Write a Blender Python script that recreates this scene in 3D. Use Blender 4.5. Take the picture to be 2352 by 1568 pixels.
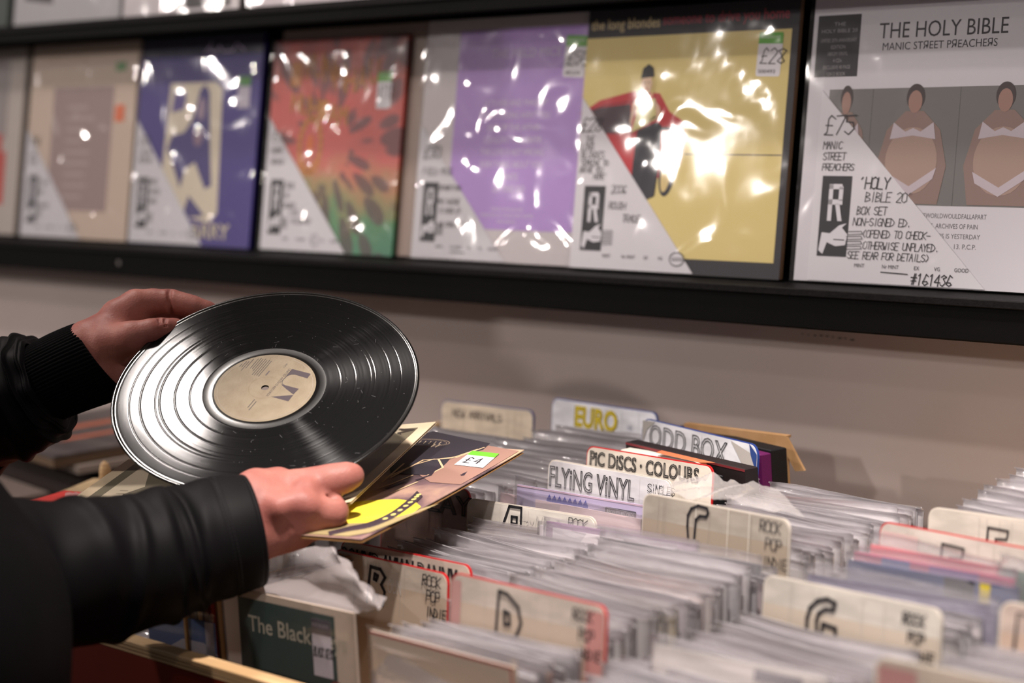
import bpy, math, random
import numpy as np
from mathutils import Vector, Matrix
from math import sin, cos, pi, radians
C = bpy.context.scene.collection
for o in list(bpy.data.objects): bpy.data.objects.remove(o)
sc = bpy.context.scene
random.seed(7)

# ------------------------------------------------------------------ camera
FPX, YAW, PITCH, ROLL = 5103.17, 0.83507, -0.14576, -0.0650
CX, CY = 1176.0, 784.0
Fv = np.array([-sin(YAW)*cos(PITCH), cos(YAW)*cos(PITCH), sin(PITCH)])
_r = np.cross(Fv, [0, 0, 1.]); _r /= np.linalg.norm(_r); _u = np.cross(_r, Fv)
Rv = cos(ROLL)*_r + sin(ROLL)*_u; Uv = -sin(ROLL)*_r + cos(ROLL)*_u
def ray(px, py): return Rv*(px-CX)/FPX - Uv*(py-CY)/FPX + Fv
def atz(px, py, z): d = ray(px, py); return d*z/d[2]
def aty(px, py, y): d = ray(px, py); return d*y/d[1]
def atd(px, py, t): return ray(px, py)*t
cam = bpy.data.cameras.new('camera'); camo = bpy.data.objects.new('camera', cam); C.objects.link(camo)
camo.matrix_world = Matrix(((Rv[0], Uv[0], -Fv[0], 0), (Rv[1], Uv[1], -Fv[1], 0), (Rv[2], Uv[2], -Fv[2], 0), (0, 0, 0, 1)))
cam.sensor_width = 36; cam.lens = FPX*36/2352
cam.clip_start = 0.05; cam.clip_end = 50
cam.dof.use_dof = True; cam.dof.focus_distance = 2.22; cam.dof.aperture_fstop = 3.3; cam.dof.aperture_blades = 0
sc.camera = camo

# ------------------------------------------------------------------ light
w = bpy.data.worlds.new('room_ambient'); sc.world = w; w.use_nodes = True
w.node_tree.nodes['Background'].inputs[0].default_value = (0.80, 0.72, 0.68, 1)
w.node_tree.nodes['Background'].inputs[1].default_value = 0.26
def spot(name, loc, tgt, energy, size=75, blend=.5, rad=.035, col=(1, .90, .83)):
    l = bpy.data.lights.new(name, 'SPOT'); l.energy = energy; l.spot_size = radians(size); l.spot_blend = blend
    l.shadow_soft_size = rad; l.color = col
    o = bpy.data.objects.new(name, l); C.objects.link(o); o.location = loc
    o.rotation_euler = (Vector(tgt)-Vector(loc)).to_track_quat('-Z', 'Y').to_euler(); return o
spot('track_spot_over_record', (-2.50, 1.33, 1.36), (-1.55, 1.35, -.5), 76, 95, .6, .06)
spot('track_spot_front', (-2.70, .15, 1.42), (-1.85, 1.85, -.25), 66, 95, .7, .045)
spot('track_spot_right', (-.35, .55, 1.42), (-1.2, 1.7, -.45), 30, 95, .7, .045)
spot('track_spot_far_left', (-4.1, .35, 1.42), (-3.0, 1.85, -.3), 22, 90, .7, .045)
spot('track_spot_over_bin', (-1.00, 1.12, 1.42), (-1.14, 1.28, -.5), 410, 43, .6, .05)
def area(name, loc, tgt, energy, size, col=(1, .91, .85)):
    l = bpy.data.lights.new(name, 'AREA'); l.energy = energy; l.size = size; l.shape = 'DISK'; l.color = col
    o = bpy.data.objects.new(name, l); C.objects.link(o); o.location = loc
    o.rotation_euler = (Vector(tgt)-Vector(loc)).to_track_quat('-Z', 'Y').to_euler()
area('wall_fill_behind', (-.4, -2.2, .95), (-1.8, 1.95, -.4), 30, .10)  # added unseen fill, low enough to reach the wall under the ledge
area('glint_fill_far_left', (-6.0, -.25, .95), (-2.5, 1.9, -.2), 15, .07)  # unseen source added so the left sleeves' film catches highlights
area('wall_fill_left', (-5.2, -1.6, .95), (-2.8, 1.95, -.4), 40, .10)  # second added fill, for the stretch of wall the person shades
sc.view_settings.view_transform = 'Standard'; sc.view_settings.look = 'None'
sc.view_settings.exposure = -0.06; sc.view_settings.gamma = 1.0; sc.view_settings.use_curve_mapping = False
sc.cycles.max_bounces = 10; sc.cycles.transparent_max_bounces = 28; sc.cycles.diffuse_bounces = 3
sc.cycles.glossy_bounces = 4; sc.cycles.caustics_reflective = False; sc.cycles.caustics_refractive = False
sc.cycles.sample_clamp_indirect = 4.0
try: sc.cycles.use_denoising = True
except Exception: pass

# ------------------------------------------------------------------ helpers
def lin(c):
    return tuple(((v/255)/12.92 if v/255 <= .04045 else ((v/255+.055)/1.055)**2.4) for v in c[:3])
MC = {}
def mat(name, rgb=(128, 128, 128), rough=.6, spec=.4, noise=0, nscale=40, bump=0, bscale=200, metal=0, rgb2=None, coat=0, sss=0, stretch=None):
    if name in MC: return MC[name]
    m = bpy.data.materials.new(name); m.use_nodes = True; N = m.node_tree.nodes; L = m.node_tree.links
    b = N['Principled BSDF']; c = lin(rgb)+(1,)
    b.inputs['Base Color'].default_value = c; b.inputs['Roughness'].default_value = rough
    b.inputs['Specular IOR Level'].default_value = spec; b.inputs['Metallic'].default_value = metal
    if coat: b.inputs['Coat Weight'].default_value = coat; b.inputs['Coat Roughness'].default_value = .1
    if sss:
        b.inputs['Subsurface Weight'].default_value = sss; b.inputs['Subsurface Radius'].default_value = (.012, .004, .002)
        b.inputs['Subsurface Scale'].default_value = .6
    tc = N.new('ShaderNodeTexCoord'); mp = N.new('ShaderNodeMapping'); L.new(tc.outputs['Object'], mp.inputs[0])
    if stretch: mp.inputs['Scale'].default_value = stretch
    if noise or rgb2:
        n = N.new('ShaderNodeTexNoise'); n.inputs['Scale'].default_value = nscale; n.inputs['Detail'].default_value = 5
        L.new(mp.outputs[0], n.inputs['Vector'])
        r = N.new('ShaderNodeValToRGB'); L.new(n.outputs['Fac'], r.inputs[0])
        if rgb2: c2 = lin(rgb2)+(1,)
        else: c2 = tuple(v*(1-noise) for v in c[:3])+(1,)
        r.color_ramp.elements[0].position = .38; r.color_ramp.elements[0].color = c2
        r.color_ramp.elements[1].position = .62; r.color_ramp.elements[1].color = c
        L.new(r.outputs[0], b.inputs['Base Color'])
    if bump:
        n2 = N.new('ShaderNodeTexNoise'); n2.inputs['Scale'].default_value = bscale; n2.inputs['Detail'].default_value = 4
        L.new(mp.outputs[0], n2.inputs['Vector'])
        bp = N.new('ShaderNodeBump'); bp.inputs['Strength'].default_value = bump; bp.inputs['Distance'].default_value = .001
        L.new(n2.outputs['Fac'], bp.inputs['Height']); L.new(bp.outputs[0], b.inputs['Normal'])
    MC[name] = m; return m
def clear(name, tint=(225, 222, 224), body=.12, rough=.12, gloss=.55, bscale=35, bdist=.003, bstr=.6, ridged=False, stretch=None):
    if name in MC: return MC[name]
    m = bpy.data.materials.new(name); m.use_nodes = True; N = m.node_tree.nodes; L = m.node_tree.links
    N.remove(N['Principled BSDF']); out = N['Material Output']
    tr = N.new('ShaderNodeBsdfTransparent'); tr.inputs[0].default_value = (.96, .96, .97, 1)
    df = N.new('ShaderNodeBsdfDiffuse'); df.inputs[0].default_value = lin(tint)+(1,)
    tl = N.new('ShaderNodeBsdfTranslucent'); tl.inputs[0].default_value = lin(tint)+(1,)
    mdf = N.new('ShaderNodeMixShader'); mdf.inputs[0].default_value = .15; L.new(df.outputs[0], mdf.inputs[1]); L.new(tl.outputs[0], mdf.inputs[2])
    gl = N.new('ShaderNodeBsdfGlossy'); gl.inputs['Roughness'].default_value = rough
    m1 = N.new('ShaderNodeMixShader'); m1.inputs[0].default_value = body; L.new(tr.outputs[0], m1.inputs[1]); L.new(mdf.outputs[0], m1.inputs[2])
    # two-sided thin film reflectance (Schlick)
    ge = N.new('ShaderNodeNewGeometry'); dt = N.new('ShaderNodeVectorMath'); dt.operation = 'DOT_PRODUCT'; L.new(ge.outputs['Incoming'], dt.inputs[0]); L.new(ge.outputs['Normal'], dt.inputs[1])
    ab = N.new('ShaderNodeMath'); ab.operation = 'ABSOLUTE'; L.new(dt.outputs['Value'], ab.inputs[0])
    om = N.new('ShaderNodeMath'); om.operation = 'SUBTRACT'; om.inputs[0].default_value = 1; L.new(ab.outputs[0], om.inputs[1])
    pw = N.new('ShaderNodeMath'); pw.operation = 'POWER'; pw.inputs[1].default_value = 4; L.new(om.outputs[0], pw.inputs[0])
    mul = N.new('ShaderNodeMath'); mul.operation = 'MULTIPLY_ADD'; mul.inputs[1].default_value = gloss*.35; mul.inputs[2].default_value = .16*gloss; L.new(pw.outputs[0], mul.inputs[0])
    mul.use_clamp = True
    m2 = N.new('ShaderNodeMixShader'); L.new(mul.outputs[0], m2.inputs[0]); L.new(m1.outputs[0], m2.inputs[1]); L.new(gl.outputs[0], m2.inputs[2])
    tc = N.new('ShaderNodeTexCoord'); n = N.new('ShaderNodeTexNoise'); n.inputs['Scale'].default_value = bscale; n.inputs['Detail'].default_value = 2
    n.inputs['Distortion'].default_value = .6
    if ridged: n.noise_type = 'RIDGED_MULTIFRACTAL'
    mp = N.new('ShaderNodeMapping'); L.new(tc.outputs['Object'], mp.inputs[0])
    if stretch: mp.inputs['Scale'].default_value = stretch
    L.new(mp.outputs[0], n.inputs['Vector'])
    bp = N.new('ShaderNodeBump'); bp.inputs['Strength'].default_value = bstr; bp.inputs['Distance'].default_value = bdist
    L.new(n.outputs['Fac'], bp.inputs['Height']); L.new(bp.outputs[0], gl.inputs['Normal'])
    L.new(m2.outputs[0], out.inputs[0]); MC[name] = m; return m
def printmat(name='printed_ink', rough=.55, spec=.3):
    if name in MC: return MC[name]
    m = bpy.data.materials.new(name); m.use_nodes = True; N = m.node_tree.nodes; L = m.node_tree.links
    b = N['Principled BSDF']; b.inputs['Roughness'].default_value = rough; b.inputs['Specular IOR Level'].default_value = spec
    a = N.new('ShaderNodeVertexColor'); a.layer_name = 'Col'; L.new(a.outputs[0], b.inputs['Base Color'])
    MC[name] = m; return m
def mesh_obj(name, verts, faces, m=None, parent=None, smooth=False, cols=None):
    me = bpy.data.meshes.new(name); me.from_pydata([tuple(map(float, v)) for v in verts], [], [tuple(int(i) for i in f) for f in faces])
    if smooth: me.polygons.foreach_set('use_smooth', [True]*len(me.polygons))
    if cols is not None:
        ca = me.color_attributes.new('Col', 'FLOAT_COLOR', 'CORNER'); buf = []
        for p, c in zip(me.polygons, cols): buf += list(c)*p.loop_total
        ca.data.foreach_set('color', buf)
    if m:
        for q in (m if isinstance(m, (list, tuple)) else [m]): me.materials.append(q)
    me.update(); o = bpy.data.objects.new(name, me); C.objects.link(o)
    if parent: o.parent = parent
    return o
def empty(name, loc=(0, 0, 0), rot=(0, 0, 0)):
    o = bpy.data.objects.new(name, None); C.objects.link(o); o.location = loc; o.rotation_euler = rot; o.empty_display_size = .05; return o
def tag(o, label, cat, group=None, kind=None):
    o['label'] = label; o['category'] = cat
    if group: o['group'] = group
    if kind: o['kind'] = kind
    return o
def structure(o, label=None):
    o['kind'] = 'structure'
    if label: o['label'] = label
    return o
class MB:
    def __init__(s): s.v = []; s.f = []
    def box(s, x0, x1, y0, y1, z0, z1, bev=0):
        if bev:
            b = bev; pts = []
            for z, i in ((z0, b), (z0+b, 0), (z1-b, 0), (z1, b)):
                pts += [(x0+i+b*(i == 0)*0, y0+i, z), (x1-i, y0+i, z), (x1-i, y1-i, z), (x0+i, y1-i, z)]
            n = len(s.v); s.v += pts
            s.f += [(n+3, n+2, n+1, n)]+[(n+4*k+i, n+4*k+(i+1) % 4, n+4*k+4+(i+1) % 4, n+4*k+4+i) for k in range(3) for i in range(4)]+[(n+12, n+13, n+14, n+15)]
            return s
        n = len(s.v); s.v += [(x0, y0, z0), (x1, y0, z0), (x1, y1, z0), (x0, y1, z0), (x0, y0, z1), (x1, y0, z1), (x1, y1, z1), (x0, y1, z1)]
        s.f += [tuple(n+i for i in q) for q in ((3, 2, 1, 0), (4, 5, 6, 7), (0, 1, 5, 4), (1, 2, 6, 5), (2, 3, 7, 6), (3, 0, 4, 7))]; return s
    def prism(s, poly, y0, y1):   # poly in x,z
        n = len(s.v); k = len(poly); s.v += [(x, y0, z) for x, z in poly]+[(x, y1, z) for x, z in poly]
        s.f += [tuple(range(n, n+k)), tuple(reversed(range(n+k, n+2*k)))]+[(n+i, n+k+i, n+k+(i+1) % k, n+(i+1) % k) for i in range(k)]; return s
    def build(s, name, m, parent=None, smooth=False): return mesh_obj(name, s.v, s.f, m, parent, smooth)
def rrect(x0, z0, x1, z1, r, n=5, corners='tlr'):
    P = []
    for cx, cz, a, on in ((x1-r, z0+r, -90, 0), (x1-r, z1-r, 0, 1), (x0+r, z1-r, 90, 1), (x0+r, z0+r, 180, 0)):
        if on or corners == 'all':
            P += [(cx+r*cos(radians(a+90*i/n)), cz+r*sin(radians(a+90*i/n))) for i in range(n+1)]
        else: P.append((x1 if cx > (x0+x1)/2 else x0, z0))
    return P

# --- glyphs
_G = {}
def glyph(text, outline=False, off=0):
    k = (text, outline, off)
    if k not in _G:
        c = bpy.data.curves.new('t', 'FONT'); c.body = text; c.size = 1; c.resolution_u = 3; c.offset = off
        if outline: c.fill_mode = 'NONE'
        o = bpy.data.objects.new('t', c); m = bpy.data.meshes.new_from_object(o)
        V = [(v.co.x, v.co.y) for v in m.vertices]
        Fc = [tuple(p.vertices) for p in m.polygons] if not outline else [tuple(e.vertices) for e in m.edges]
        bpy.data.objects.remove(o); bpy.data.meshes.remove(m); bpy.data.curves.remove(c)
        if V: x0 = min(v[0] for v in V); x1 = max(v[0] for v in V); y0 = min(v[1] for v in V); y1 = max(v[1] for v in V)
        else: x0 = x1 = y0 = y1 = 0
        _G[k] = (V, Fc, x0, x1, y0, y1)
    return _G[k]
# simple marker-pen alphabet on a 4 x 6 grid
ST = {'A': '00 26 40;13 33', 'B': '00 06 35 34 03 42 41 00', 'C': '45 26 05 01 20 41', 'D': '00 06 25 43 31 00', 'E': '46 06 00 40;03 33', 'F': '46 06 00;03 33',
 'G': '45 26 05 01 20 41 43 23', 'H': '00 06;03 43;46 40', 'I': '20 26', 'J': '46 41 20 01', 'K': '06 00;46 03 40', 'L': '06 00 40', 'M': '00 06 23 46 40', 'N': '00 06 40 46',
 'O': '20 01 05 26 45 41 20', 'P': '00 06 36 44 33 03', 'Q': '20 01 05 26 45 41 20;22 40', 'R': '00 06 36 44 33 03;13 40', 'S': '45 26 05 04 42 41 20 01', 'T': '06 46;26 20',
 'U': '06 01 20 41 46', 'V': '06 20 46', 'W': '06 10 23 30 46', 'X': '00 46;06 40', 'Y': '06 23 46;23 20', 'Z': '06 46 00 40', '0': '20 01 05 26 45 41 20', '1': '20 26 15',
 '2': '05 26 45 44 00 40', '3': '05 26 45 24 42 20 01', '4': '30 36 02 42', '5': '46 06 04 34 42 20 01', '6': '45 26 01 20 41 32 02', '7': '06 46 10', '8': '23 05 26 45 23 01 20 41 23',
 '9': '20 41 45 26 05 14 44', '£': '45 26 15 11 00 40;03 33', '.': '20 21', ',': '21 10', "'": '26 15', '-': '03 43', '#': '10 26;20 36;02 42;04 44', '(': '36 14 12 30', ')': '16 34 32 10',
 'i': '20 23;25 26', '/': '00 46', ':': '21 22;24 25', '&': '40 15 26 35 01 20 42'}
class Pr:
    """flat print: polygons in a sleeve's own (u, v) plane, stacked in thin ink layers"""
    def __init__(s, dy=-.00015): s.v = []; s.f = []; s.c = []; s.dy = dy; s.T = (0, 0, 0, 1)
    def _p(s, x, y, l): return (x, s.dy*(l+1), y)
    def poly(s, pts, rgb, l=0):
        n = len(s.v); s.v += [s._p(x, y, l) for x, y in pts]; s.f.append(tuple(range(n, n+len(pts)))); s.c.append(lin(rgb)+(1,)); return s
    def rect(s, x0, y0, x1, y1, rgb, l=0): return s.poly([(x0, y0), (x1, y0), (x1, y1), (x0, y1)], rgb, l)
    def ell(s, cx, cy, a, b, rgb, l=0, n=28, rot=0):
        return s.poly([(cx+a*cos(t)*cos(rot)-b*sin(t)*sin(rot), cy+a*cos(t)*sin(rot)+b*sin(t)*cos(rot)) for t in [2*pi*i/n for i in range(n)]], rgb, l)
    def line(s, pts, wd, rgb, l=0):
        for (a, b), (c, d) in zip(pts, pts[1:]):
            q = math.hypot(c-a, d-b)
            if q < 1e-9: continue
            ux, uy = (c-a)/q*wd/2, (d-b)/q*wd/2
            s.poly([(a-ux*.8+uy, b-uy*.8-ux), (c+ux*.8+uy, d+uy*.8-ux), (c+ux*.8-uy, d+uy*.8+ux), (a-ux*.8-uy, b-uy*.8+ux)], rgb, l)
        return s
    def text(s, t, x, y, h, rgb, l=2, width=None, align='l', rot=0, outline=0, bold=0, sx=1, off=0):
        V, Fc, x0, x1, y0, y1 = glyph(t, outline > 0, off)
        if not V: return s
        k = h/.72; kx = k*sx if width is None else width/(x1-x0)
        ox = {'l': 0, 'c': -(x1-x0)*kx/2, 'r': -(x1-x0)*kx}[align]
        cr, sr = cos(rot), sin(rot)
        P = [((q-x0)*kx+ox, r*k) for q, r in V]; P = [(x+a*cr-b*sr, y+a*sr+b*cr) for a, b in P]
        if outline:
            for a, b in Fc: s.line([P[a], P[b]], outline, rgb, l)
        else:
            n = len(s.v); s.v += [s._p(a, b, l) for a, b in P]; s.f += [tuple(n+i for i in f) for f in Fc]; s.c += [lin(rgb)+(1,)]*len(Fc)
            if bold:
                E = glyph(t, True); Q = [((q-E[2])*kx+ox, r*k) for q, r in E[0]]; Q = [(x+a*cr-b*sr, y+a*sr+b*cr) for a, b in Q]
                for a, b in E[1]: s.line([Q[a], Q[b]], bold, rgb, l)
        return s
    def hand(s, t, x, y, h, rgb=(30, 30, 34), wd=.0011, l=2, sp=1.35, jit=.35, slant=.12, rot=0, sx=.62, align='l'):
        cr, sr = cos(rot), sin(rot); cw = h*sx*sp/1.0
        if align == 'c': x -= cw*len(t)*.5*cr
        for i, ch in enumerate(t):
            if ch == ' ': continue
            for part in ST.get(ch.upper() if ch not in 'i' else ch, '').split(';'):
                pts = []
                for q in part.split():
                    a = int(q[0])/4*h*sx+random.uniform(-1, 1)*h*.05*jit*2; b = int(q[1])/6*h+random.uniform(-1, 1)*h*.05*jit*2
                    a += b*slant+i*cw*.82; pts.append((x+a*cr-b*sr, y+a*sr+b*cr))
                s.line(pts, wd, rgb, l)
        return s
    def build(s, name, parent=None, m=None): return mesh_obj(name, s.v, s.f, m or printmat(), parent, cols=s.c)
INK = (32, 31, 36)

# ------------------------------------------------------------------ smooth fields (for hands, body, jacket)
def sdf_mesh(prims, vox, k=.006, carve=(), disp=None, pad=.012):
    """prims: (a, b, ra, rb) round cones, or with a 5th value: own blend radius"""
    P = np.array([p[0] for p in prims]+[p[1] for p in prims]); Rm = max(max(p[2], p[3]) for p in prims)
    lo = P.min(0)-Rm-pad; hi = P.max(0)+Rm+pad; n = np.ceil((hi-lo)/vox).astype(int)+1
    G = np.full(n, .05, np.float32); ax = [lo[i]+vox*np.arange(n[i]) for i in range(3)]
    def dist(a, b, ra, rb, sl):
        X, Y, Z = np.meshgrid(ax[0][sl[0]], ax[1][sl[1]], ax[2][sl[2]], indexing='ij')
        ba = b-a; L2 = max(ba@ba, 1e-12); px, py, pz = X-a[0], Y-a[1], Z-a[2]
        t = np.clip((px*ba[0]+py*ba[1]+pz*ba[2])/L2, 0, 1)
        return np.sqrt((px-t*ba[0])**2+(py-t*ba[1])**2+(pz-t*ba[2])**2)-(ra+(rb-ra)*t)
    def sub(a, b, r, m):
        l = np.minimum(a, b)-r-m; h = np.maximum(a, b)+r+m
        i0 = np.clip(np.floor((l-lo)/vox).astype(int), 0, n-1); i1 = np.clip(np.ceil((h-lo)/vox).astype(int)+1, 1, n)
        return tuple(slice(i0[i], i1[i]) for i in range(3))
    for p in prims:
        a, b = np.array(p[0], float), np.array(p[1], float); kk = p[4] if len(p) > 4 else k
        sl = sub(a, b, max(p[2], p[3]), kk*2+vox*2); d = dist(a, b, p[2], p[3], sl); g = G[sl]
        h = np.clip(.5+.5*(g-d)/kk, 0, 1); G[sl] = g*(1-h)+d*h-kk*h*(1-h)
    for p in carve:
        a, b = np.array(p[0], float), np.array(p[1], float); kk = p[4] if len(p) > 4 else .002
        sl = sub(a, b, max(p[2], p[3]), kk*2+vox*2); d = -dist(a, b, p[2], p[3], sl); g = G[sl]
        h = np.clip(.5-.5*(g-d)/kk, 0, 1); G[sl] = g*(1-h)+d*h+kk*h*(1-h)
    # surface nets
    s = G < 0; c = [s[i:n[0]-1+i, j:n[1]-1+j, l:n[2]-1+l] for i in (0, 1) for j in (0, 1) for l in (0, 1)]
    cnt = sum(q.astype(np.int8) for q in c); act = (cnt > 0) & (cnt < 8); idx = np.full(act.shape, -1, np.int64); ids = np.argwhere(act)
    idx[act] = np.arange(len(ids)); acc = np.zeros((len(ids), 3)); num = np.zeros(len(ids))
    off = [(i, j, l) for i in (0, 1) for j in (0, 1) for l in (0, 1)]
    for a in off:
        for b in off:
            if sum(b)-sum(a) == 1 and all(b[i] >= a[i] for i in range(3)):
                va = G[ids[:, 0]+a[0], ids[:, 1]+a[1], ids[:, 2]+a[2]]; vb = G[ids[:, 0]+b[0], ids[:, 1]+b[1], ids[:, 2]+b[2]]
                m = (va < 0) != (vb < 0); t = np.where(m, va/np.where(m, va-vb, 1), 0)
                for i in range(3): acc[:, i] += np.where(m, a[i]+t*(b[i]-a[i]), 0)
                num += m
    V = (ids+acc/num[:, None])*vox+lo; Fs = []
    for axn in range(3):
        sl0 = [slice(None)]*3; sl1 = [slice(None)]*3; sl0[axn] = slice(0, -1); sl1[axn] = slice(1, None)
        e = s[tuple(sl0)] != s[tuple(sl1)]; E = np.argwhere(e); u, v = [q for q in range(3) if q != axn]
        E = E[(E[:, u] > 0) & (E[:, v] > 0) & (E[:, u] < n[u]-1) & (E[:, v] < n[v]-1)]
        inside = s[E[:, 0], E[:, 1], E[:, 2]]
        def g(du, dv):
            q = E.copy(); q[:, u] -= du; q[:, v] -= dv; return idx[q[:, 0], q[:, 1], q[:, 2]]
        quad = np.stack([g(1, 1), g(0, 1), g(0, 0), g(1, 0)], 1)
        flip = inside if axn != 1 else ~inside
        quad[~flip] = quad[~flip][:, ::-1]; Fs.append(quad)
    Fq = np.concatenate(Fs); Fq = Fq[(Fq >= 0).all(1)]
    return V, Fq
def tube(path, rad, nseg=64, fold=None, cap=False, rot0=None):
    """loft along path points; rad: list of (r_a, r_b); fold(i/n, theta) adds to the radius"""
    P = [np.array(p, float) for p in path]; n = len(P); V = []; T = []
    for i in range(n):
        t = P[min(i+1, n-1)]-P[max(i-1, 0)]; T.append(t/np.linalg.norm(t))
    up = np.array([0, 0, 1.]) if rot0 is None else np.array(rot0, float)
    for i in range(n):
        b = np.cross(T[i], up); b /= np.linalg.norm(b); a = np.cross(b, T[i])
        ra, rb = rad[i]
        for j in range(nseg):
            th = 2*pi*j/nseg; d = fold(i/(n-1), th) if fold else 0
            V.append(P[i]+a*cos(th)*(ra+d)+b*sin(th)*(rb+d))
    F = [(i*nseg+j, i*nseg+(j+1) % nseg, (i+1)*nseg+(j+1) % nseg, (i+1)*nseg+j) for i in range(n-1) for j in range(nseg)]
    if cap: F += [tuple(reversed(range(nseg))), tuple(range((n-1)*nseg, n*nseg))]
    return V, F
def resample(keys, n):
    """keys: rows of numbers, smooth (Catmull-Rom) interpolation to n rows"""
    K = np.array(keys, float); m = len(K); out = []
    for q in np.linspace(0, m-1, n):
        i = min(int(q), m-2); t = q-i; p0, p1, p2, p3 = K[max(i-1, 0)], K[i], K[i+1], K[min(i+2, m-1)]
        out.append(.5*((2*p1)+(-p0+p2)*t+(2*p0-5*p1+4*p2-p3)*t*t+(-p0+3*p1-3*p2+p3)*t**3))
    return np.array(out)

# ================================================================== SETTING
WALL_Y = 1.975
wallm = mat('warm_grey_wall_paint', (206, 191, 187), .75, .2, bump=.15, bscale=300, rgb2=(200, 185, 180), nscale=3)
wallo = structure(MB().box(-7.5, 3.0, WALL_Y, WALL_Y+.12, -1.4, 1.55).build('wall_back', wallm), 'warm grey painted wall behind the display shelves')
_pw = Pr(-.0002)
for k in range(9):
    q = aty(1842+14*k, 768+1.6*k+random.uniform(-1.5, 1.5), WALL_Y); _pw.rect(q[0], q[2], q[0]+random.uniform(.002, .006), q[2]+.0015, (60, 48, 44), 1)
_sc = _pw.build('scuff_mark', wallo); _sc.location = (0, WALL_Y-.0002, 0)
structure(MB().box(-7.5, 3.0, -2.5, WALL_Y+.12, -1.45, -1.4).build('floor', mat('floor_boards', (70, 55, 46), .5, .4, rgb2=(54, 42, 36), nscale=8)), 'dark wooden floor')
structure(MB().box(-7.5, 3.0, -2.5, WALL_Y+.12, 1.55, 1.62).build('ceiling', mat('ceiling_paint', (205, 198, 192), .8, .2)), 'grey ceiling')
blackm = mat('black_painted_wood', (10, 9, 9), .6, .08, bump=.25, bscale=90)
ledgem = mat('worn_black_ledge', (20, 18, 19), .6, .12, bump=.5, bscale=260, rgb2=(13, 12, 13), nscale=160)
def shelf(ztop, label, scuffs, hr=.044):
    t = empty('display_ledge', (-2.4, 1.9, ztop-.045)); tag(t, label, 'shelf')
    loc = lambda x: x+2.4
    MB().box(loc(-5.2), loc(-.2), 1.842-1.9, 1.961-1.9, .034, .045, .0015).build('ledge_board', ledgem, t)
    MB().box(loc(-5.2), loc(-.2), 1.838-1.9, 1.856-1.9, .045-hr, .0405, .002).build('front_rail', blackm, t)
    MB().box(loc(-5.2), loc(-.2), 1.856-1.9, 1.974-1.9, .045-hr, .057-hr).build('under_board', blackm, t)
    MB().box(loc(-5.2), loc(-.2), 1.832-1.9, 1.8385-1.9, .038, .0465, .001).build('lip', ledgem, t)
    for x, z in scuffs:
        v = [(x+2.4+.004*cos(a), 1.8372-1.9, z+.004*sin(a)) for a in [2*pi*i/10 for i in range(10)]]
        mesh_obj('screw_head', v+[(p[0], p[1]+.003, p[2]) for p in v], [tuple(range(10))]+[(i, i+10, (i+1) % 10+10, (i+1) % 10) for i in range(10)], mat('dull_steel', (150, 145, 145), .4, .5, metal=.7), t)
    return t
shelf(-.314, 'long black display ledge under the large record sleeves', [(-2.915, .022)])
shelf(.030, 'black display ledge at the top edge, above the row of record sleeves', [], .024)
bb = MB().box(-5.2, -.2, 1.962, 1.974, -.33, .95).build('black_backboard', mat('black_backboard', (12, 11, 11), .8, .08)); tag(bb, 'black backboard on the wall behind the displayed record sleeves', 'board')

# ================================================================== WALL SLEEVES
LEAN = .195
def bag_front(W, H, seed, amp=.0016, nx=26, nz=26, over=.0, y=-.0058):
    rnd = random.Random(seed); W2 = []
    for _ in range(10): W2.append((rnd.uniform(8, 60), rnd.uniform(8, 60), rnd.uniform(0, 6.3), rnd.uniform(.2, 1)))
    V = []
    for j in range(nz+1):
        for i in range(nx+1):
            u = i/nx; v = j/nz; x = -.003+u*(W+.006); z = -.001+v*(H+.002+over)
            d = sum(a*sin(kx*x+kz*z+p) for kx, kz, p, a in W2)/3
            # stronger puckers in the upper third and a diagonal crease
            top = max(0, (v-.6)/.4); d = abs(d)*(.4+1.6*top)
            d += .8*max(0, 1-abs((u*.7+v-1.0-.15*(seed % 3))/.03))
            edge = min(1, min(u, 1-u)*12, min(v, 1-v)*12+.1)
            V.append((x, y-amp*d*edge, z))
    F = [(j*(nx+1)+i, j*(nx+1)+i+1, (j+1)*(nx+1)+i+1, (j+1)*(nx+1)+i) for j in range(nz) for i in range(nx)]
    return V, F
bagw = clear('glossy_sleeve_film', body=.03, rough=.07, gloss=.15, bscale=14, bdist=.0030, bstr=.7, ridged=True)
bags2 = clear('puckered_sleeve_film', body=.04, rough=.09, gloss=.50, bscale=15, bdist=.0065, bstr=1, ridged=True)
def sticker(p, x, y, price=None, w=.033, h=.048, rot=0, code='', green=(96, 170, 58)):
    cr, sr = cos(rot), sin(rot)
    def R(pts): return [(x+a*cr-b*sr, y+a*sr+b*cr) for a, b in pts]
    q = [(a-w/2, b-h/2) for a, b in rrect(0, 0, w, h, .003, 3, 'all')]
    p.poly(R(q), (226, 222, 226), 3)
    g = [(a-w/2, b-h/2) for a, b in rrect(0, h*.74, w, h, .003, 3, 'tlr')]
    p.poly(R(g), green, 4)
    p.text('RECKLESS RECORDS', x+.0*cr-(h*.30)*sr*0, y+h*.36, .003, (225, 235, 215), 5, width=w*.8, align='c', rot=rot)
    if price: p.hand(price, x-w*.36, y-h*.2, h*.34, INK, .0012, 5, rot=rot, sp=1.5, sx=.6)
    if code: p.text(code, x-w*.42, y-h*.42, .0045, (50, 48, 52), 5, width=w*.7, rot=rot)
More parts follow.
